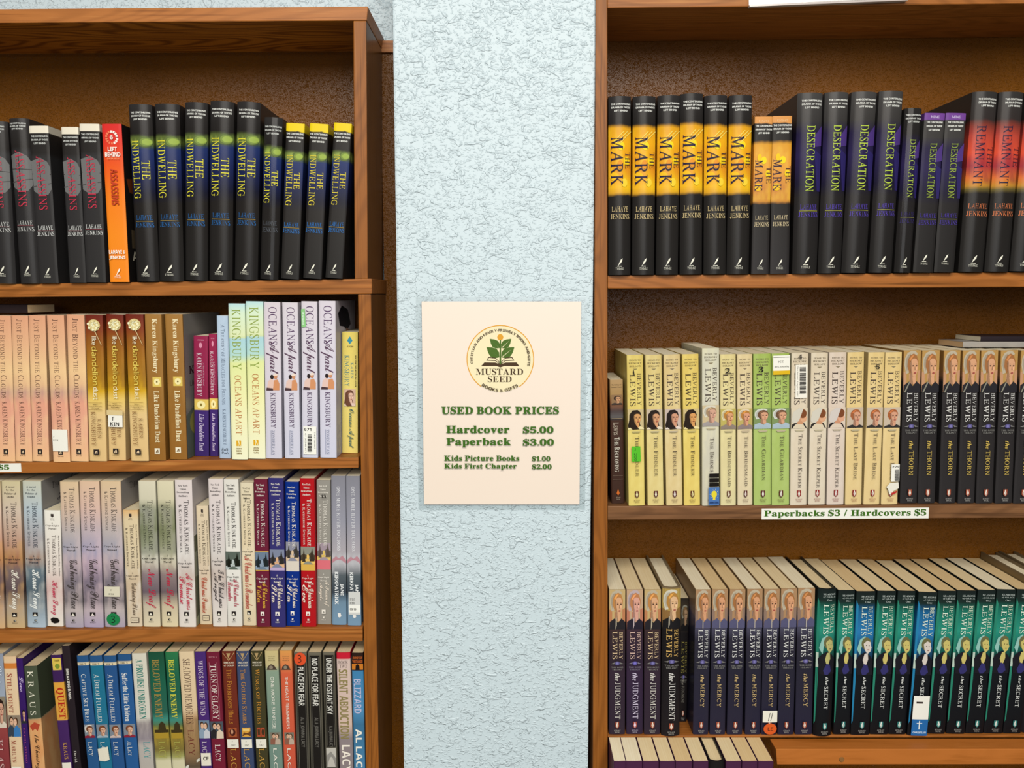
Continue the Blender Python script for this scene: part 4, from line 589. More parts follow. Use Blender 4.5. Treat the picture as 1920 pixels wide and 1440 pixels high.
FRONT = {  # printed front covers that show beside a spine; u runs from the spine to the fore edge
 'brown': [('R', FC, .02, .99, 0, 1, '8f8680'), ('P', FC, [(.02, .7), (.3, .62), (.6, .7), (.99, .6), (.99, 1), (.02, 1)], '6c7262'), ('E', FC, .1, .6, .66, .86, 'a89a50'), ('H', FT, 'Kingsbury', 'b', .12, .95, .36, .43, '4a2830'), ('H', FT, 'Like Dandelion Dust', 'n', .14, .95, .46, .5, '5a4440')],
 'orange': [('R', FC, .01, .99, 0, 1, '211c1a'), ('P', FC, [(.05, .34), (.5, .3), (.9, .4), (.6, .46), (.1, .42)], '7a3a1c'), ('R', FC, .1, .9, .66, .78, '5c4c38'), ('H', FT, 'ASSASSINS', 'N', .1, .9, .8, .86, 'd8c8b0')],
 'ocean': [('P', FC, [(.12, .08), (.3, .03), (.6, .06), (.75, .16), (.55, .2), (.4, .17), (.2, .16)], '1c181e'), ('P', FC, [(.5, .18), (.7, .2), (.62, .36), (.5, .34)], 'b08068'), ('H', FT, 'KINGSBURY', 'r', .1, .9, .8, .86, 'e0d8e0'), ('H', FT, 'OCEANS', 'r', .1, .9, .88, .96, 'e0d8e0')],
 'village': [('R', FC, .02, .99, 0, .3, 'a29a94'), ('H', FT, 'Thomas Kinkade', 'c', .2, .95, .035, .08, '3c3432'), ('H', FT, 'Home Song', 's', .3, .95, .12, .2, '3a3440')],
 'seaside': [('R', FC, .02, .99, 0, .3, 'a89c94'), ('H', FT, 'Thomas Kinkade', 'c', .2, .95, .035, .08, '3c3432'), ('R', FC, .02, .99, .3, 1, '7c7678')],
 'lane': [('R', FC, .02, .99, .38, 1, '6c6a54'), ('P', FC, [(.02, .5), (.4, .42), (.99, .48), (.99, .7), (.02, .66)], '8f8c78'), ('P', FC, [(.02, .95), (.5, .8), (.99, .9), (.99, 1), (.02, 1)], 'a8a888')],
}
SHEET = {}
def place(dname, px, line, Y, rowname, desc, ordinal, opts):
    """stand one book on its shelf: its spine fills the pixel quad, solved for the distance at which its foot meets the shelf top"""
    d = D[dname]; xtl, xtr, yt, xbl, xbr, yb = px
    xt, xb = (xtl+xtr)/2, (xbl+xbr)/2
    Yf = opts.get('Y')
    if Yf is None:
        Yf = Y
        if opts.get('solve', True):
            for _ in range(4):
                X = bp(xb, yb, Yf).x; z = shelf_z(line, opts['plane'], X)-CAM_Z; ref = bp(xb, yb, 1.0).z-CAM_Z
                if abs(ref) > .12: Yf = z/ref
            Yf = min(max(Yf, Y-.014), Y+.06)
    T, B = bp(xt, yt, Yf), bp(xb, yb, Yf)
    z0 = opts['z0'] if 'z0' in opts else shelf_z(line, opts['plane'], B.x)
    if 'z0' in opts: B = T+(B-T)*((T.z-z0)/(T.z-B.z))
    ang = math.atan2(T.x-B.x, T.z-z0); h = (T.z-z0)/math.cos(ang)
    w = ((bp(xtr, yt, Yf)-bp(xtl, yt, Yf)).x+(bp(xbr, yb, Yf)-bp(xbl, yb, Yf)).x)/2*math.cos(ang)
    w *= opts.get('ws', .985)
    slope = 0 if 'z0' in opts else (shelf_z(line, opts['plane'], B.x+.1)-shelf_z(line, opts['plane'], B.x))/.1
    name = 'hardcover_book' if d['kind'] == HC else 'paperback_book'
    root = link(bpy.data.objects.new(name, None)); root.empty_display_size = .02
    y_off = bulge(d['kind'], w, .5) if d['kind'] == HC else 0
    root.location = (B.x, Yf+y_off, z0+w/2*abs(math.tan(ang)+slope)+.0003); root.rotation_euler = (0, ang, 0)
    if 'yaw' in opts: root.rotation_euler[2] = opts['yaw']
    root.scale = (w/d['w'], min(1, (Y_WALL-.0065-root.location.y)/d['d']), h/d['h'])
    col = opts.get('tint', (1, 1, 1)); pc = opts.get('pages', None)
    if pc is None: s = random.uniform(.0, 1); pc = (1-.06*s, 1-.12*s, 1-.22*s)
    for pn, me in [('cover', d['cover']), ('page_block', d['pages'])]+list(d['prints'].items()):
        o = link(bpy.data.objects.new(pn, me), root)
        o.color = (*(pc if pn == 'page_block' else col), 1)
    st = opts.get('st')
    if st:
        if (st, dname) not in SHEET: SHEET[(st, dname)] = build_prints(STICK[st], d['map'], cuts=d['cuts'], start=.0007+.0001*len(d['els']))
        last = None
        for pn, me in SHEET[(st, dname)].items():
            o = bpy.data.objects.new(pn, me)
            if pn == 'sticker_lettering' and last: link(o, last)
            else: link(o, root); last = o
    fr = opts.get('front')
    if fr:
        for pn, me in build_prints(FRONT[fr], lambda u, v, l: (d['w']/2+l, u*d['d'], d['h']*(1-v)), step=.00006, start=.0001).items(): link(bpy.data.objects.new(pn, me), root)
    root['category'] = 'book'
    return root
ROWS = []
def row(rowname, line, Y, books, **common):
    alike = lambda b: not (len(b) > 7 and 'frame' in b[7].get('desc', ''))
    cnt, seen = {}, {}
    for b in books: cnt[b[0]] = cnt.get(b[0], 0)+alike(b)
    for b in books:
        dn, px = b[0], b[1:7]; o = dict(plane=Y_L if 'left' in rowname else Y_R, **common); o.update(b[7] if len(b) > 7 else {})
        d = D[dn]; own = o.get('desc'); base = own or d['desc']
        if alike(b): seen[dn] = seen.get(dn, 0)+1
        r = place(dn, px, line, Y, rowname, base, seen.get(dn), o)
        if cnt[dn] > 1 and not own: r['label'] = f"{base}, {ORD[seen[dn]-1]} from left of {NUM[cnt[dn]-1]}, {rowname}"
        else: r['label'] = base if base.endswith('frame edge') and len(base.split()) > 9 else f"{base}, {rowname}"
        if cnt[dn] > 1 and alike(b): r['group'] = f"{d['plural']}, {rowname}"
TAN, WHT, CRM = (.9, .72, .5), (1.05, 1.02, .98), (.98, .86, .68)

# ------------------------------------------------------------------ setting: floor, wall, pillar
fl = mesh_obj('floor', [(-3, -6, 0), (3, -6, 0), (3, Y_WALL+.02, 0), (-3, Y_WALL+.02, 0)], [(0, 1, 2, 3)], flat('grey_carpet', '8a8378', .9)); props(fl, kind='structure')
def cuboid(name, x0, x1, y0, y1, z0, z1, mat, parent=None, bevel=0):
    return hexa(name, [(x0, y0, z1), (x1, y0, z1), (x1, y0, z0), (x0, y0, z0), (x0, y1, z1), (x1, y1, z1), (x1, y1, z0), (x0, y1, z0)], mat, parent, bevel)
wl = cuboid('wall_back', -3, 3, Y_WALL, Y_WALL+.1, 0, 2.75, M_BLUE); props(wl, kind='structure')
pl, pr = bp(735, 0, Y_PIL), bp(757, 1440, Y_PIL); ql, qr = bp(1117, 0, Y_PIL), bp(1104, 1440, Y_PIL)
pil = cuboid('wall_pilaster', (pl.x+pr.x)/2, (ql.x+qr.x)/2, Y_PIL, Y_WALL+.01, 0, 2.75, M_BLUE, None, .003); props(pil, kind='structure')

# ------------------------------------------------------------------ left bookcase: a top box standing on a lower case
def bookcase(label, loc):
    r = link(bpy.data.objects.new('bookcase', None)); r.location = loc; r['label'] = label; r['category'] = 'bookcase'; return r
def part(o, root): o.parent = root; o.matrix_parent_inverse = root.matrix_world.inverted(); return o
DEP = Y_WALL-Y_L-.004
LC = bookcase('brown pine bookcase on the left, upper box stacked on a lower case', (-.6, Y_L, 0))
bpy.context.view_layer.update()
def L(o): o.location = -Vector(LC.location); o.parent = LC; return o
LX = -420
L(slab_px('top_board', [(LX, 20), (690, 11.8), (687.5, 38.3), (LX, 46)], Y_L, DEP-.02, [W_RAIL, W_UNDER]))
o = LC.children[-1]
for p in o.data.polygons: p.material_index = 1 if p.normal.z < -.7 else 0
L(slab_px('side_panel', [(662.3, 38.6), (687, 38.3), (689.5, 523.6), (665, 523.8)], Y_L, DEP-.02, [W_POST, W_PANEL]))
SH1 = ((0, 533), (697, 522.5)); SH2 = ((0, 868.5), (672, 857.5)); SH3 = ((0, 1182), (680, 1176.5))
def shelf(root_add, nm, top, bot, x0, x1, Y, dep, mats):
    ln = lambda l, x: l[0][1]+(l[1][1]-l[0][1])*(x-l[0][0])/(l[1][0]-l[0][0])
    return root_add(slab_px(nm, [(x0, ln(top, x0)), (x1, ln(top, x1)), (x1, ln(bot, x1)), (x0, ln(bot, x0))], Y, dep, mats))
shelf(L, 'shelf_board', SH1, ((0, 557.5), (697, 551)), LX, 697, Y_L, DEP-.002, W_RAIL2)
shelf(L, 'shelf_board', SH2, ((0, 888), (672, 877.8)), LX, 672, Y_L, DEP-.002, W_RAIL2)
shelf(L, 'shelf_board', SH3, ((0, 1205.5), (680, 1202.5)), LX, 680, Y_L, DEP-.002, W_RAIL2)
# lower post, carried down to the floor
a, b, c_, d_ = bp(671, 551.6, Y_L), bp(695.5, 551.6, Y_L), bp(710.3, 1440, Y_L), bp(686, 1440, Y_L)
def down(t, m): return t+(m-t)*(t.z/(t.z-m.z))
f = [a, b, down(b, c_), down(a, d_)]
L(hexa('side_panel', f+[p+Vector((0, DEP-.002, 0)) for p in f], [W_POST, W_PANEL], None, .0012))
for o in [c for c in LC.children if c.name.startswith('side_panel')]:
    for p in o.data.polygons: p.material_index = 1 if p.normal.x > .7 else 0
BASE4 = bp(300, 1223, Y_L).z-.2145
L(cuboid('shelf_board', bp(LX, 1440, Y_L).x, bp(686, 1440, Y_L).x-.0, Y_L, Y_L+DEP-.002, BASE4-.019, BASE4, W_RAIL2))
L(cuboid('base_board', bp(LX, 1440, Y_L).x, bp(686, 1440, Y_L).x-.004, Y_L+.01, Y_L+DEP-.002, .01, .1, W_RAIL2))
xe = bp(LX, 600, Y_L).x
L(cuboid('end_panel', xe-.02, xe, Y_L, Y_L+DEP-.002, 0, bp(0, 46, Y_L).z-.004, W_POST))
tb = bp(722, 77, Y_WALL-.012)
L(cuboid('back_panel', xe, bp(690, 552, Y_WALL-.012).x-.004, Y_WALL-.004, Y_WALL-.0005, .1, tb.z+.003, M_BROWN))
tx0, tx1 = bp(709, 300, Y_WALL-.03).x, pil.data.vertices[0].co.x
tx1 = (pl.x+pr.x)/2+.02
L(cuboid('filler_strip', bp(718.5, 400, Y_WALL-.03).x, (pl.x+pr.x)/2+.0, Y_WALL-.03, Y_WALL-.0005, 0, bp(720, 76.5, Y_WALL-.03).z, M_BROWN))
L(cuboid('strip_cap', bp(718.5, 400, Y_WALL-.034).x, (pl.x+pr.x)/2-.0005, Y_WALL-.035, Y_WALL-.0305, bp(720, 98, Y_WALL-.035).z, bp(720, 76, Y_WALL-.035).z, W_RAIL))

# ------------------------------------------------------------------ right bookcase
DEPR = Y_WALL-Y_R-.005
RC = bookcase('brown pine bookcase on the right, post against the blue pillar', (.6, Y_R, 0)); bpy.context.view_layer.update()
def R(o): o.location = -Vector(RC.location); o.parent = RC; return o
RX = 2330
t1, t2, m1, m2 = bp(1117.5, -120, Y_R), bp(1139, -120, Y_R), bp(1139.5, 1440, Y_R), bp(1111.5, 1440, Y_R)
f = [t1, t2, down(t2, m1), down(t1, m2)]
R(hexa('side_panel', f+[p+Vector((0, DEPR, 0)) for p in f], W_POST, None, .0012))
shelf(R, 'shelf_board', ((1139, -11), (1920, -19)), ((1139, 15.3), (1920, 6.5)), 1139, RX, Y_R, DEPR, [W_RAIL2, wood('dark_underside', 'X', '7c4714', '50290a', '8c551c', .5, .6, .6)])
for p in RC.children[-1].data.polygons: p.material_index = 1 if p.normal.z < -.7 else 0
RS1 = ((1139, 516.5), (1920, 510.5)); RS2 = ((1139, 949), (1920, 946)); RS3 = ((1139, 1378.8), (1920, 1377.8))
shelf(R, 'shelf_board', RS1, ((1139, 541), (1920, 538)), 1139.5, RX, Y_R, DEPR, W_RAIL2)
shelf(R, 'shelf_board', RS2, ((1139, 974.5), (1920, 971)), 1139.5, RX, Y_R, DEPR, W_DULL)
shelf(R, 'shelf_board', RS3, ((1139, 1383), (1920, 1383)), 1139.5, RX, Y_R, DEPR, W_RAIL2)
xr = bp(RX, 600, Y_R).x
R(cuboid('end_panel', xr, xr+.02, Y_R, Y_R+DEPR, 0, t1.z, W_POST))
R(cuboid('back_panel', t2.x-.005, xr, Y_WALL-.004, Y_WALL-.0005, .1, t1.z, M_BROWN))
# ledge screwed on at the front, with its screw
Y_B = 1.062
Y_G = 1.092
lg = R(slab_px('front_ledge', [(1455, 1405), (RX, 1404), (RX, 1433), (1457, 1434)], Y_G, Y_R-Y_G-.002, W_LEDGE))
s0 = bp(1578, 1424, Y_G)
bm = bmesh.new(); bmesh.ops.create_cone(bm, cap_ends=True, segments=14, radius1=.0042, radius2=.003, depth=.002); me = bpy.data.meshes.new('screw'); bm.to_mesh(me); bm.free(); me.materials.append(flat('brass', '8a5c2c', .4))
so = bpy.data.objects.new('screw', me); link(so); so.rotation_euler = (math.pi/2, 0, 0); so.location = s0+Vector((0, -.0005, 0))-Vector(RC.location); so.parent = RC
ZB = bp(1300, 1428, Y_B).z
BASER = ZB-.20
R(cuboid('shelf_board', t2.x, xr, Y_B-.005, Y_R+DEPR, BASER-.019, BASER, W_RAIL2)); R(cuboid('base_board', t2.x, xr, Y_B+.005, Y_R+DEPR, .01, .1, W_RAIL2))

# ------------------------------------------------------------------ the books, shelf by shelf
row('top shelf left', SH1, Y_L-.006, [
 ('assassins_hc', -31, 10, 228, -15, 27, 532, dict(desc='black hardcover cut by the frame edge')), ('assassins_hc', 12.5, 51, 222, 35, 72.5, 533), ('assassins_pb', 54, 89.5, 236.5, 74, 110, 531), ('assassins_pb', 113, 147.5, 239, 131.5, 160.5, 530), ('assassins_pb', 148.5, 185.5, 233, 161.5, 199, 530),
 ('orange_pb', 190.5, 227, 233, 206, 242.5, 528, dict(front='orange')), ('indwelling_hc', 237, 282, 196, 254, 296, 528), ('indwelling_hc', 285.5, 335, 195.5, 297.5, 341, 528), ('indwelling_hc', 342.7, 388, 193, 346, 386, 525), ('indwelling_hc', 392, 436, 191, 389, 434, 525), ('indwelling_hc', 443, 486, 192.4, 436.5, 482, 525),
 ('indwelling_jacket', 494, 529, 221.5, 486, 520, 523), ('indwelling_pb', 537, 571, 233, 526, 561, 522), ('indwelling_pb', 581, 616, 234, 568, 603, 522), ('indwelling_pb', 627, 659, 233, 609, 643, 521)], solve=False)
row('second shelf left', SH2, Y_L, [
 ('clouds', -12, 20, 593, -3, 28.5, 866), ('clouds', 20.7, 52, 593, 29, 60.5, 866), ('clouds', 53, 84.6, 592.5, 61, 92, 866), ('clouds', 87, 119.6, 592, 100, 131, 867, dict(st='lib_white', desc='peach paperback with blank white library sticker')), ('clouds', 124.5, 157.5, 591, 133, 166, 866),
 ('dandelion', 159, 192, 591.5, 168, 200, 865.5), ('dandelion', 198.6, 231, 590.6, 204, 236, 864, dict(st='f_kin', desc='dandelion paperback with handwritten library sticker')), ('dandelion', 235, 268, 590, 245.5, 279, 865), ('kingsbury_brown', 271, 302, 590, 280, 311, 864), ('kingsbury_brown', 309, 341.5, 590, 318.4, 351, 862, dict(front='brown')),
 ('maroon_purple', 362.4, 390, 630.7, 365, 391.5, 856), ('maroon_purple', 391.5, 406, 627, 393, 410, 856, dict(desc='scuffed maroon and purple paperback half hidden', tint=(1.1, 1.05, 1.05))), ('treasury', 406.5, 427, 592.5, 411, 433, 860), ('oceans_green', 427.5, 459, 570, 434.5, 464.5, 862), ('oceans_green', 460, 493.6, 566, 466, 497.5, 861),
 ('oceans_lavender', 494.5, 525, 567.5, 498.5, 529, 860.4, dict(tint=(1, .97, .96))), ('oceans_lavender', 529, 558, 568, 534, 563, 860), ('oceans_lavender', 565, 594, 566, 566.5, 596.5, 859, dict(st='barcode671', desc='lavender paperback with barcode sticker')), ('oceans_lavender', 598.4, 628, 565, 599.6, 632, 859, dict(front='ocean', tint=(1, 1, 1.02))),
 ('yellow_romance', 642, 670, 623.4, 640.5, 671.5, 850)])
row('third shelf left', SH3, Y_L+.002, [
 ('home_warm', -29, -.5, 903, -20, 9.5, 1179, dict(desc='pale pink sliver of a paperback at the frame edge', tint=(1.1, 1, .98))), ('home_warm', 2.4, 36.5, 903, 12.6, 47, 1178), ('home_blue', 42, 76, 903, 51, 86, 1177, dict(front='village')), ('home_small', 83, 112, 957.7, 88, 119.5, 1175), ('gathering', 111, 147, 904, 123, 156, 1177), ('gathering', 148, 186, 903, 158, 194, 1177, dict(tint=(1.04, .98, 1.08))), ('gathering', 187.5, 226, 903, 197, 234, 1176.5, dict(front='seaside', st='green3', desc='grey-mauve seaside paperback with green number sticker')),
 ('gathering_small', 230.5, 257, 957, 238, 268, 1175), ('new_leaf', 258, 292, 902.5, 270, 300, 1175.5), ('new_leaf', 293, 326, 902.5, 304.6, 333, 1175.5, dict(tint=(1.02, 1, .92))), ('promise', 327.7, 359, 900.6, 335.4, 368, 1176, dict(front='lane')), ('promise_small', 368, 389, 948.7, 374.5, 398.5, 1171), ('angel', 389.5, 418, 898.4, 399.6, 426, 1175), ('remember_white', 418.5, 447, 899.4, 427, 454, 1174.8), ('remember_cream', 450.3, 474.5, 905.5, 456, 481, 1173, dict(st='seven')),
 ('visitor', 475.5, 501, 899, 481.5, 507, 1175.5), ('star_navy', 503, 531, 897, 508, 536, 1176), ('star_blue', 534.5, 560, 904, 537.4, 562.4, 1174), ('eve_red', 561.7, 589, 897.7, 565.6, 593, 1175.5), ('angels_grey', 593.5, 619.5, 901, 595, 621.5, 1171, dict(st='thirteen')), ('river', 620.8, 648, 892.8, 622.5, 650, 1172), ('river', 649, 674, 893, 651, 678, 1173, dict(st='fic', desc='grey-blue mountain paperback with white library sticker'))])
B4 = [('gown', -24, 4.5, 1226, -10, 18.5), ('stillpoint', 5, 29.5, 1231, 20.6, 43.5), ('love_purple', 30, 41.5, 1235, 45, 57.5), ('kraus', 44, 69, 1249.6, 60, 84), ('quest', 94.7, 114, 1229, 115, 136), ('babel', 114.7, 130, 1211.6, 138, 152), ('captive', 143, 165, 1230, 165, 186), ('dream_teal', 166.5, 191, 1230, 187.5, 210, dict(st='torn')), ('dream_blue', 193, 217, 1230, 211, 233.5),
 ('suffer', 220, 244, 1227.5, 236, 260.6), ('promise_unbroken', 246, 274, 1225.6, 262, 288), ('enemy_dark', 277, 306.6, 1223, 292, 321.5), ('enemy_bright', 309, 333, 1223, 323, 347), ('shadowed', 334.7, 363, 1222, 348, 376), ('wind', 364, 385, 1222.4, 377, 397.5, dict(st='cf')), ('glory', 386, 411.5, 1223, 399, 423), ('forbidden', 415, 441, 1221.7, 427, 451.5, dict(st='lac')), ('golden', 442, 467, 1221.7, 453, 476.5, dict(st='lac')),
 ('riches', 469, 493, 1221.3, 481.5, 503.5, dict(st='lac')), ('sunrise', 495.8, 521, 1220.6, 506, 530), ('heart', 523, 547.5, 1220.6, 533.5, 554), ('fear_sticker', 550.5, 575, 1223, 557.7, 581, dict(st='orange3')), ('fear_plain', 576, 602.5, 1224, 584, 606.5), ('distant_sky', 604, 628, 1223, 611, 632.5), ('abduction', 630, 657, 1224, 637.5, 662), ('blizzard', 659, 681, 1224.6, 664, 684.5)]
row('bottom shelf left', SH3, Y_L+.003, [(b[0], b[1], b[2], b[3], b[4], b[5], 1440)+((b[6],) if len(b) > 6 else ()) for b in B4], solve=False, z0=BASE4, pages=(.8, .7, .58))
row('top shelf right', RS1, Y_R-.008, [
 ('mark_hc', 1141.7, 1184, 180.5, 1141.2, 1183.5, 515), ('mark_hc', 1188, 1230.6, 180.5, 1185.5, 1228.5, 514), ('mark_hc', 1234.7, 1276.4, 179, 1230.6, 1273, 514), ('mark_hc', 1278, 1319.4, 175.5, 1275, 1318.5, 512, dict(desc='slightly taller gold-banded black hardcover')), ('mark_hc', 1322, 1366, 179, 1320.8, 1362.5, 514), ('mark_hc', 1369, 1413, 178.5, 1364, 1406, 514), ('mark_pb', 1416, 1448.6, 219, 1408, 1442, 513), ('mark_pb', 1449.4, 1485, 218, 1443, 1480, 513),
 ('desecration_hc', 1498, 1546, 174, 1487.5, 1534.4, 511), ('desecration_hc', 1549, 1595, 173, 1536, 1579, 511), ('desecration_hc', 1600, 1648, 172.5, 1580, 1627, 511), ('desecration_hc', 1652, 1697, 171, 1631, 1675.6, 511), ('desecration_jacket', 1698.5, 1732, 203.5, 1679, 1709.5, 510), ('desecration_pb', 1734.4, 1772.6, 213, 1711.7, 1750, 509), ('desecration_pb', 1774, 1812, 213, 1751, 1789, 509),
 ('remnant_hc', 1828, 1875, 172.5, 1800, 1848, 509), ('remnant_hc', 1877.5, 1925, 173, 1850, 1895, 509), ('remnant_hc', 1930, 1977, 173, 1897, 1943, 509, dict(desc='red-banded black hardcover cut by the frame edge'))], solve=False)
row('second shelf right', RS2, Y_R, [
 ('reckoning', 1143, 1168, 712.7, 1146.8, 1171, 944), ('fiddler', 1175.8, 1205, 666, 1178, 1210, 948.6, dict(st='green_price', desc='bright yellow paperback with green price sticker', tint=(1.03, 1, .62))), ('fiddler', 1210.5, 1240, 666, 1214, 1245, 948, dict(tint=(1, .98, .86))), ('fiddler', 1244.4, 1275, 665.5, 1249.5, 1280, 948, dict(tint=(.99, .94, .98))), ('fiddler', 1280, 1309, 664.7, 1282, 1313.7, 948, dict(tint=(1.06, .99, .56))), ('brides', 1317, 1348, 653.6, 1316, 1348.7, 948.6, dict(st='bulb')),
 ('bridesmaid', 1350.5, 1379.5, 665, 1351, 1380, 948, dict(st='two', desc='yellowish bonnet paperback marked with handwritten two', tint=(1.02, .99, .84))), ('bridesmaid', 1382.6, 1410.5, 664.7, 1382.6, 1411.4, 947.5, dict(tint=(1.02, .95, .97))), ('guardian', 1412.5, 1445.5, 664, 1413.4, 1445.5, 947.5, dict(st='three', desc='light green paperback marked with handwritten three')), ('guardian', 1447, 1480, 663.4, 1446.8, 1480, 947.5, dict(st='price394', desc='light green paperback with upside-down price sticker')),
 ('keeper', 1484, 1516, 662.6, 1481.6, 1512.4, 947.4, dict(st='barcode_top', desc='beige paperback with barcode strip')), ('keeper', 1521.4, 1552.8, 662, 1515.7, 1547, 946.6), ('keeper', 1555.3, 1588, 661, 1550, 1581.8, 946.6, dict(tint=(.99, .96, 1.05))), ('bride', 1590, 1620, 661, 1584, 1616, 946.6), ('bride', 1629, 1659, 661, 1618.5, 1649.4, 946, dict(st='five', desc='sandy yellow paperback with scribbled mark')), ('bride', 1660.5, 1691.5, 661, 1652, 1683, 946, dict(st='torn279', desc='sandy yellow paperback with torn sticker'))] +
 [('thorn', a, b, 657.5, c, d2, 944) for a, b, c, d2 in ((1695, 1727, 1687, 1719.5), (1729, 1762.5, 1720.6, 1753), (1769.4, 1802, 1761, 1791), (1805.4, 1837.5, 1796, 1827), (1840, 1872, 1830, 1861.5), (1876, 1910, 1866, 1897), (1914.6, 1947, 1900, 1931))])
row('third shelf right', RS3, Y_R, [
 ('judgment', 1141.8, 1173, 1106, 1141.8, 1171.6, 1377, dict(pages=WHT)), ('judgment', 1174.6, 1206, 1106, 1174.6, 1205, 1376.6, dict(pages=CRM, desc='purplish paperback with blonde face above', tint=(1, .93, 1.3))), ('judgment', 1208, 1239.7, 1106, 1207.5, 1238, 1377, dict(pages=CRM)), ('judgment_hc', 1241.8, 1279, 1102, 1241, 1274.6, 1381, dict(pages=WHT)), ('judgment_back', 1276, 1292, 1122, 1271.5, 1287.5, 1353)] +
 [('mercy', a, b, y, c, d2, 1377.3, o) for a, b, y, c, d2, o in ((1304.5, 1333.4, 1106, 1299, 1328, dict(pages=WHT)), (1335.8, 1365, 1105.5, 1330.4, 1359.7, dict(pages=TAN)), (1368.7, 1398, 1105.5, 1362.7, 1392, dict(pages=TAN)), (1400.9, 1430.7, 1105, 1397, 1425.4, dict(pages=WHT)), (1432.8, 1462.7, 1105, 1427, 1455.5, dict(pages=CRM, st='eleven_le', desc='dark indigo paperback with orange round sticker')), (1464.8, 1494.6, 1104, 1457.6, 1488, dict(pages=CRM)), (1496, 1528.8, 1103, 1491, 1522.3, dict(pages=WHT)))] +
 [('secret_wrap', 1536, 1570.3, 1105, 1525.5, 1561, 1381, dict(pages=CRM)), ('secret', 1571.5, 1604, 1107, 1563, 1593, 1377, dict(pages=CRM)), ('secret_blue', 1605, 1643.5, 1109, 1596, 1629, 1378, dict(pages=TAN)), ('secret', 1644.7, 1681.7, 1108.5, 1631.5, 1664, 1377, dict(pages=CRM)), ('secret', 1683, 1718.5, 1108.5, 1666.3, 1697, 1377, dict(pages=TAN)), ('secret_blue', 1722.6, 1758.7, 1111, 1701, 1735.8, 1379, dict(pages=CRM, st='christian', desc='black and blue paperback with white label and cross sticker')),
  ('secret', 1760, 1794, 1108.5, 1738, 1772, 1376, dict(pages=TAN)), ('secret', 1795, 1832, 1108, 1775, 1808.5, 1376, dict(pages=TAN)), ('secret', 1833.4, 1868.6, 1107, 1811, 1843, 1375.5, dict(pages=CRM)), ('secret', 1869, 1906.5, 1106, 1845, 1879, 1375.5, dict(pages=WHT)), ('secret', 1907.4, 1942, 1106, 1881, 1914, 1375.5, dict(pages=TAN)), ('judgment_hc', 1945, 1980, 1094, 1917, 1951, 1376, dict(pages=WHT, desc='dark hardcover beyond the frame showing only its top')), ('judgment_hc', 1983, 2018, 1092, 1953, 1987, 1376, dict(pages=WHT, desc='outermost dark hardcover beyond the frame, only a board edge'))])
# lowest row of the right bookcase: only heads and page tops show
one('lowest_tan', [(0, '4a2440'), (1, '35202c')], [('T', TIT, 'THE PREACHER', 'r', .3, .7, .1, .6, 'd8ccc0')], 'paperback showing only its pale page top', w=.023, d=.15)
one('lowest_black', [(0, '1c1918'), (1, '1c1918')], [('T', TIT, 'THE SACRIFICE', 'r', .3, .7, .1, .6, 'd8ccc0')], 'dark hardcover showing only black boards and page top', w=.025, kind=HC, d=.15)
for nm in ('lowest_tan', 'lowest_black'):
    d = D[nm]; kind, w, h = d['kind'], d['w'], d['h']
    d['map'] = (lambda kind, w, h: lambda u, v, l: ((u-.5)*w*.985, -bulge(kind, w, u)-l, h*(1-v)))(kind, w, h); d['cuts'] = None
    d['cover'] = cover_mesh(nm, d); d['pages'] = pages_mesh(d); d['prints'] = build_prints(d['els'], d['map'])
LOW = [(1150.5, 1174, WHT), (1173.5, 1205, WHT), (1205.5, 1236, CRM), (1236.5, 1266, CRM), (1266.5, 1299, TAN), (1299.5, 1329, CRM), (1330, 1360, CRM), (1361, 1391, CRM), (1391.5, 1421, TAN), (1421.5, 1451, TAN)]
row('lowest row right', RS3, Y_B, [('lowest_black' if i == 6 else 'lowest_tan', a, b, 1428, a+.5-(a-1140)*.012, b-.5-(b-1140)*.012, 1560, dict(pages=p)) for i, (a, b, p) in enumerate(LOW)], solve=False, z0=BASER)
# two books lying on the standing ones at the far right, one behind the peach row at the far left
def lying(px0, px1, y, Y, z, dn, label, tint=(1, 1, 1), t=.02):
    d = D[dn]; r = link(bpy.data.objects.new('paperback_book', None)); L0 = bp(px0, y, Y); L1 = bp(px1, y, Y)
    r.location = (L1.x, Y, z+t/2); r.rotation_euler = (0, -math.pi/2, 0); r.scale = (t/d['w'], .5, (L1.x-L0.x)/d['h'])
    for pn, me in [('cover', d['cover']), ('page_block', d['pages'])]: o = link(bpy.data.objects.new(pn, me), r); o.color = (*tint, 1)
    r['label'] = label; r['category'] = 'book'
zt = bp(1850, 657, Y_R).z
lying(1838, 2010, 650, Y_R+.05, zt+.0095, 'babel', 'dark book lying flat on black row at far right, uppermost', t=.007)
lying(1805, 2000, 655, Y_R+.045, zt+.0012, 'treasury', 'tan book lying flat on black row at far right, under a dark one', (.75, .55, .4), t=.008)
lying(-120, 52, 588, Y_L+.03, bp(20, 591, Y_L).z+.0022, 'babel', 'dark book lying flat on the peach paperbacks', (1.6, 1.4, 1.2), t=.0115)

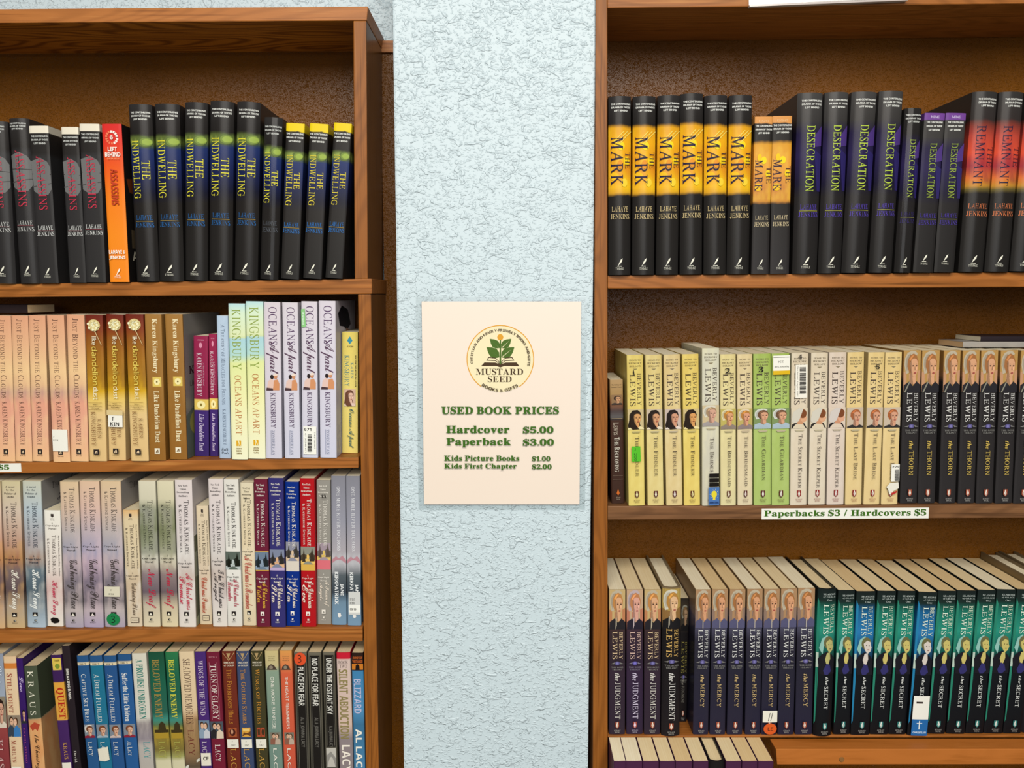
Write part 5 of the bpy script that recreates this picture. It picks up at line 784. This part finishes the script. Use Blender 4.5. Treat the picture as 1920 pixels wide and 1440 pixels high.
# ------------------------------------------------------------------ price sheet on the pillar
def flat_map(x0, x1, z1, z0, Y): return lambda u, v, l: (x0+u*(x1-x0), Y-l, z1+v*(z0-z1))
def panel(name, x0, x1, z1, z0, Y, t, mat, parent=None): return cuboid(name, x0, x1, Y, Y+t, z0, z1, mat, parent)
tl, tr, br, bl = bp(793.3, 564.8, Y_PIL), bp(1091, 566, Y_PIL), bp(1084.6, 945.8, Y_PIL), bp(793.3, 943, Y_PIL)
x0, x1, z1, z0 = (tl.x+bl.x)/2, (tr.x+br.x)/2, (tl.z+tr.z)/2, (bl.z+br.z)/2
PS = link(bpy.data.objects.new('price_sheet', None)); PS.location = (0, 0, 0); props(PS, 'laminated white price sheet with round plant logo on blue pillar', 'sign')
m_, nt_, b_, N_, L_ = nodes('sheet_paper'); b_.inputs['Roughness'].default_value = .4; b_.inputs['Base Color'].default_value = lin('f0d9c6')
m = film('clear_laminate', .05)
panel('laminate_film', x0-.008, x1+.008, z1+.007, z0-.008, Y_PIL-.0022, .0005, m, PS)
panel('paper', x0, x1, z1, z0, Y_PIL-.0034, .001, m_, PS)
SU = lambda x: (x-82)/1036; SV = lambda y: (y-53)/1331
GR, BR, OR = '3d651c', '4a3420', 'e09c30'
els = []
def arc_pts(r0, r1, a0, a1, n=48): return [(592+r*math.cos(a), 424-r*math.sin(a)) for r, rng in ((r0, range(n+1)), (r1, range(n, -1, -1))) for a in [a0+(a1-a0)*i/n for i in rng]]
def SP(part, pts, c): els.append(('P', part, [(SU(x), SV(y)) for x, y in pts], c))
SP('logo', [(592+216*math.cos(2*math.pi*i/48), 424-214*math.sin(2*math.pi*i/48)) for i in range(48)], 'f2dfb4')
nseg = 40
for i in range(nseg):
    a0, a1 = math.radians(-55+i*290/nseg), math.radians(-55+(i+1)*290/nseg); SP('logo', [(592+r*math.cos(a), 424-r*math.sin(a)) for r, a in ((221, a0), (221, a1), (215, a1), (215, a0))], OR)
SP('logo', [(592+20*math.cos(2*math.pi*i/20), 282-20*math.sin(2*math.pi*i/20)) for i in range(20)], OR)
SP('logo', [(588, 300), (597, 300), (598, 470), (586, 470)], '4b6824')
def leafp(x, y, tx, ty, w):
    dx, dy = tx-x, ty-y; nx, ny = -dy*w, dx*w
    pts = []
    for s in (1, -1):
        for t in ([0, .2, .45, .7, .9] if s == 1 else [1, .9, .7, .45, .2]): k = math.sin(math.pi*t**.8)*s; pts.append((x+dx*t+nx*k, y+dy*t+ny*k))
    SP('logo', pts, '4b6824'); SP('logo', [(x+dx*.1-1.5, y+dy*.1), (x+dx*.1+2, y+dy*.1+3), (x+dx*.8, y+dy*.8)], 'f2dfb4')
leafp(588, 352, 524, 292, .3); leafp(598, 352, 664, 292, .3); leafp(586, 412, 502, 346, .3); leafp(598, 412, 684, 346, .3)
SP('logo', [(466, 469), (488, 445), (560, 446), (592, 458), (626, 446), (698, 445), (718, 470), (620, 468), (592, 478), (566, 468)], BR)
for s in (-1, 1):
    X = lambda x: 592+s*(592-x)
    P = [(X(586), 458), (X(560), 436), (X(500), 434), (X(514), 410), (X(560), 414), (X(586), 440)]
    SP('logo', P, BR); SP('logo', [(X(584), 450), (X(560), 430), (X(508), 428), (X(518), 416), (X(560), 420), (X(582), 442)], 'f2dfb4')
def SH(part, t, f, x0, x1, y0, y1, c): els.append(('H', part, t, f, SU(x0), SU(x1), SV(y0), SV(y1), c))
SH('logo', 'MUSTARD', 'b', 432, 742, 485, 527, BR); SH('logo', 'SEED', 'b', 510, 667, 535, 574, BR)
def arc_text(t, r, a0, a1, h, top=True):
    vs, fs = layout(t, 'N'); w = max(v[0] for v in vs); s = h/.72
    for f_ in fs:
        pts = []
        for i in f_:
            x, y = vs[i]; a = a0+(a1-a0)*x/w; rr = r+y*s if top else r-y*s; pts.append((592+rr*math.cos(a), 424-rr*math.sin(a)))
        SP('logo', pts, BR)
arc_text('CHRISTIAN AND FAMILY-FRIENDLY BOOKS AND GIFTS', 180, math.radians(189), math.radians(-13), 16)
arc_text('BOOKS & GIFTS', 211, math.radians(-126), math.radians(-56), 19, False)
SH('price_lettering', 'USED BOOK PRICES', 'f', 205, 977, 731, 783, GR)
for t, a, b, c, d2 in (('Hardcover', 235, 652, 857, 908), ('$5.00', 740, 942, 860, 912), ('Paperback', 235, 662, 938, 1000), ('$3.00', 740, 945, 941, 994)): SH('price_lettering', t, 'f', a, b, c, d2, GR)
for t, a, b, c, d2 in (('Kids Picture Books', 220, 717, 1054, 1092), ('$1.00', 800, 922, 1058, 1096), ('Kids First Chapter', 220, 700, 1107, 1151), ('$2.00', 800, 931, 1111, 1149)): SH('price_lettering', t, 'f', a, b, c, d2, GR)
lift = {'n': 0}
for pn, me in build_prints(els, flat_map(x0, x1, z1, z0, Y_PIL-.0034), step=.0000015, start=.00015).items(): link(bpy.data.objects.new(pn, me), PS)
# ------------------------------------------------------------------ shelf-edge price strips
M_CARD = flat('white_card', 'eee6da', .5)
def strip(name, quad, Y, text, u, label):
    a, b, c, d2 = [bp(x, y, Y) for x, y in quad]; r = link(bpy.data.objects.new(name, None)); props(r, label, 'label', None)
    X0, X1, Z1, Z0 = (a.x+d2.x)/2, (b.x+c.x)/2, (a.z+b.z)/2, (c.z+d2.z)/2; ang = -math.atan2(b.z-a.z, b.x-a.x)
    r.location = ((X0+X1)/2, Y, (Z0+Z1)/2); r.rotation_euler = (0, ang, 0); W, H = X1-X0, Z1-Z0
    cuboid('card', -W/2, W/2, -.0006, -.0001, -H/2, H/2, M_CARD, r)
    for pn, me in build_prints([('H', 'lettering', text, 'f', u[0], u[1], .1, .9, GR)], flat_map(-W/2, W/2, H/2, -H/2, -.0006)).items(): link(bpy.data.objects.new(pn, me), r)
strip('price_strip', [(1427.5, 953.5), (1741, 951.5), (1741, 971.5), (1428, 973.5)], Y_R, 'Paperbacks $3 / Hardcovers $5', (.015, .985), 'white price strip with green lettering on the right shelf edge')
strip('price_strip', [(-274, 871.5), (40, 868.5), (40, 884), (-274, 888)], Y_L, 'Paperbacks $3 / Hardcovers $5', (.015, .93), 'cut-off white price strip on the left shelf edge')
# ------------------------------------------------------------------ sign holder at the top right
SHD = link(bpy.data.objects.new('sign_holder', None)); props(SHD, 'clear plastic sign holder with white sheet, on the top right shelf edge', 'sign')
a, b = bp(1404, 12, Y_R-.004), bp(1700, 0, Y_R-.004); SHD.location = ((a.x+b.x)/2, Y_R-.004, (a.z+b.z)/2); SHD.rotation_euler = (0, -math.atan2(b.z-a.z, b.x-a.x), 0)
W = b.x-a.x
cuboid('paper', -W/2+.003, W/2-.003, .0012, .0018, .003, .09, M_CARD, SHD); cuboid('clear_panel', -W/2, W/2, -.001, .0002, 0, .092, film('acrylic', .18), SHD); cuboid('bottom_lip', -W/2, W/2, -.0035, .0035, -.0015, .0008, flat('clear_edge', 'c9b8b0', .15), SHD)
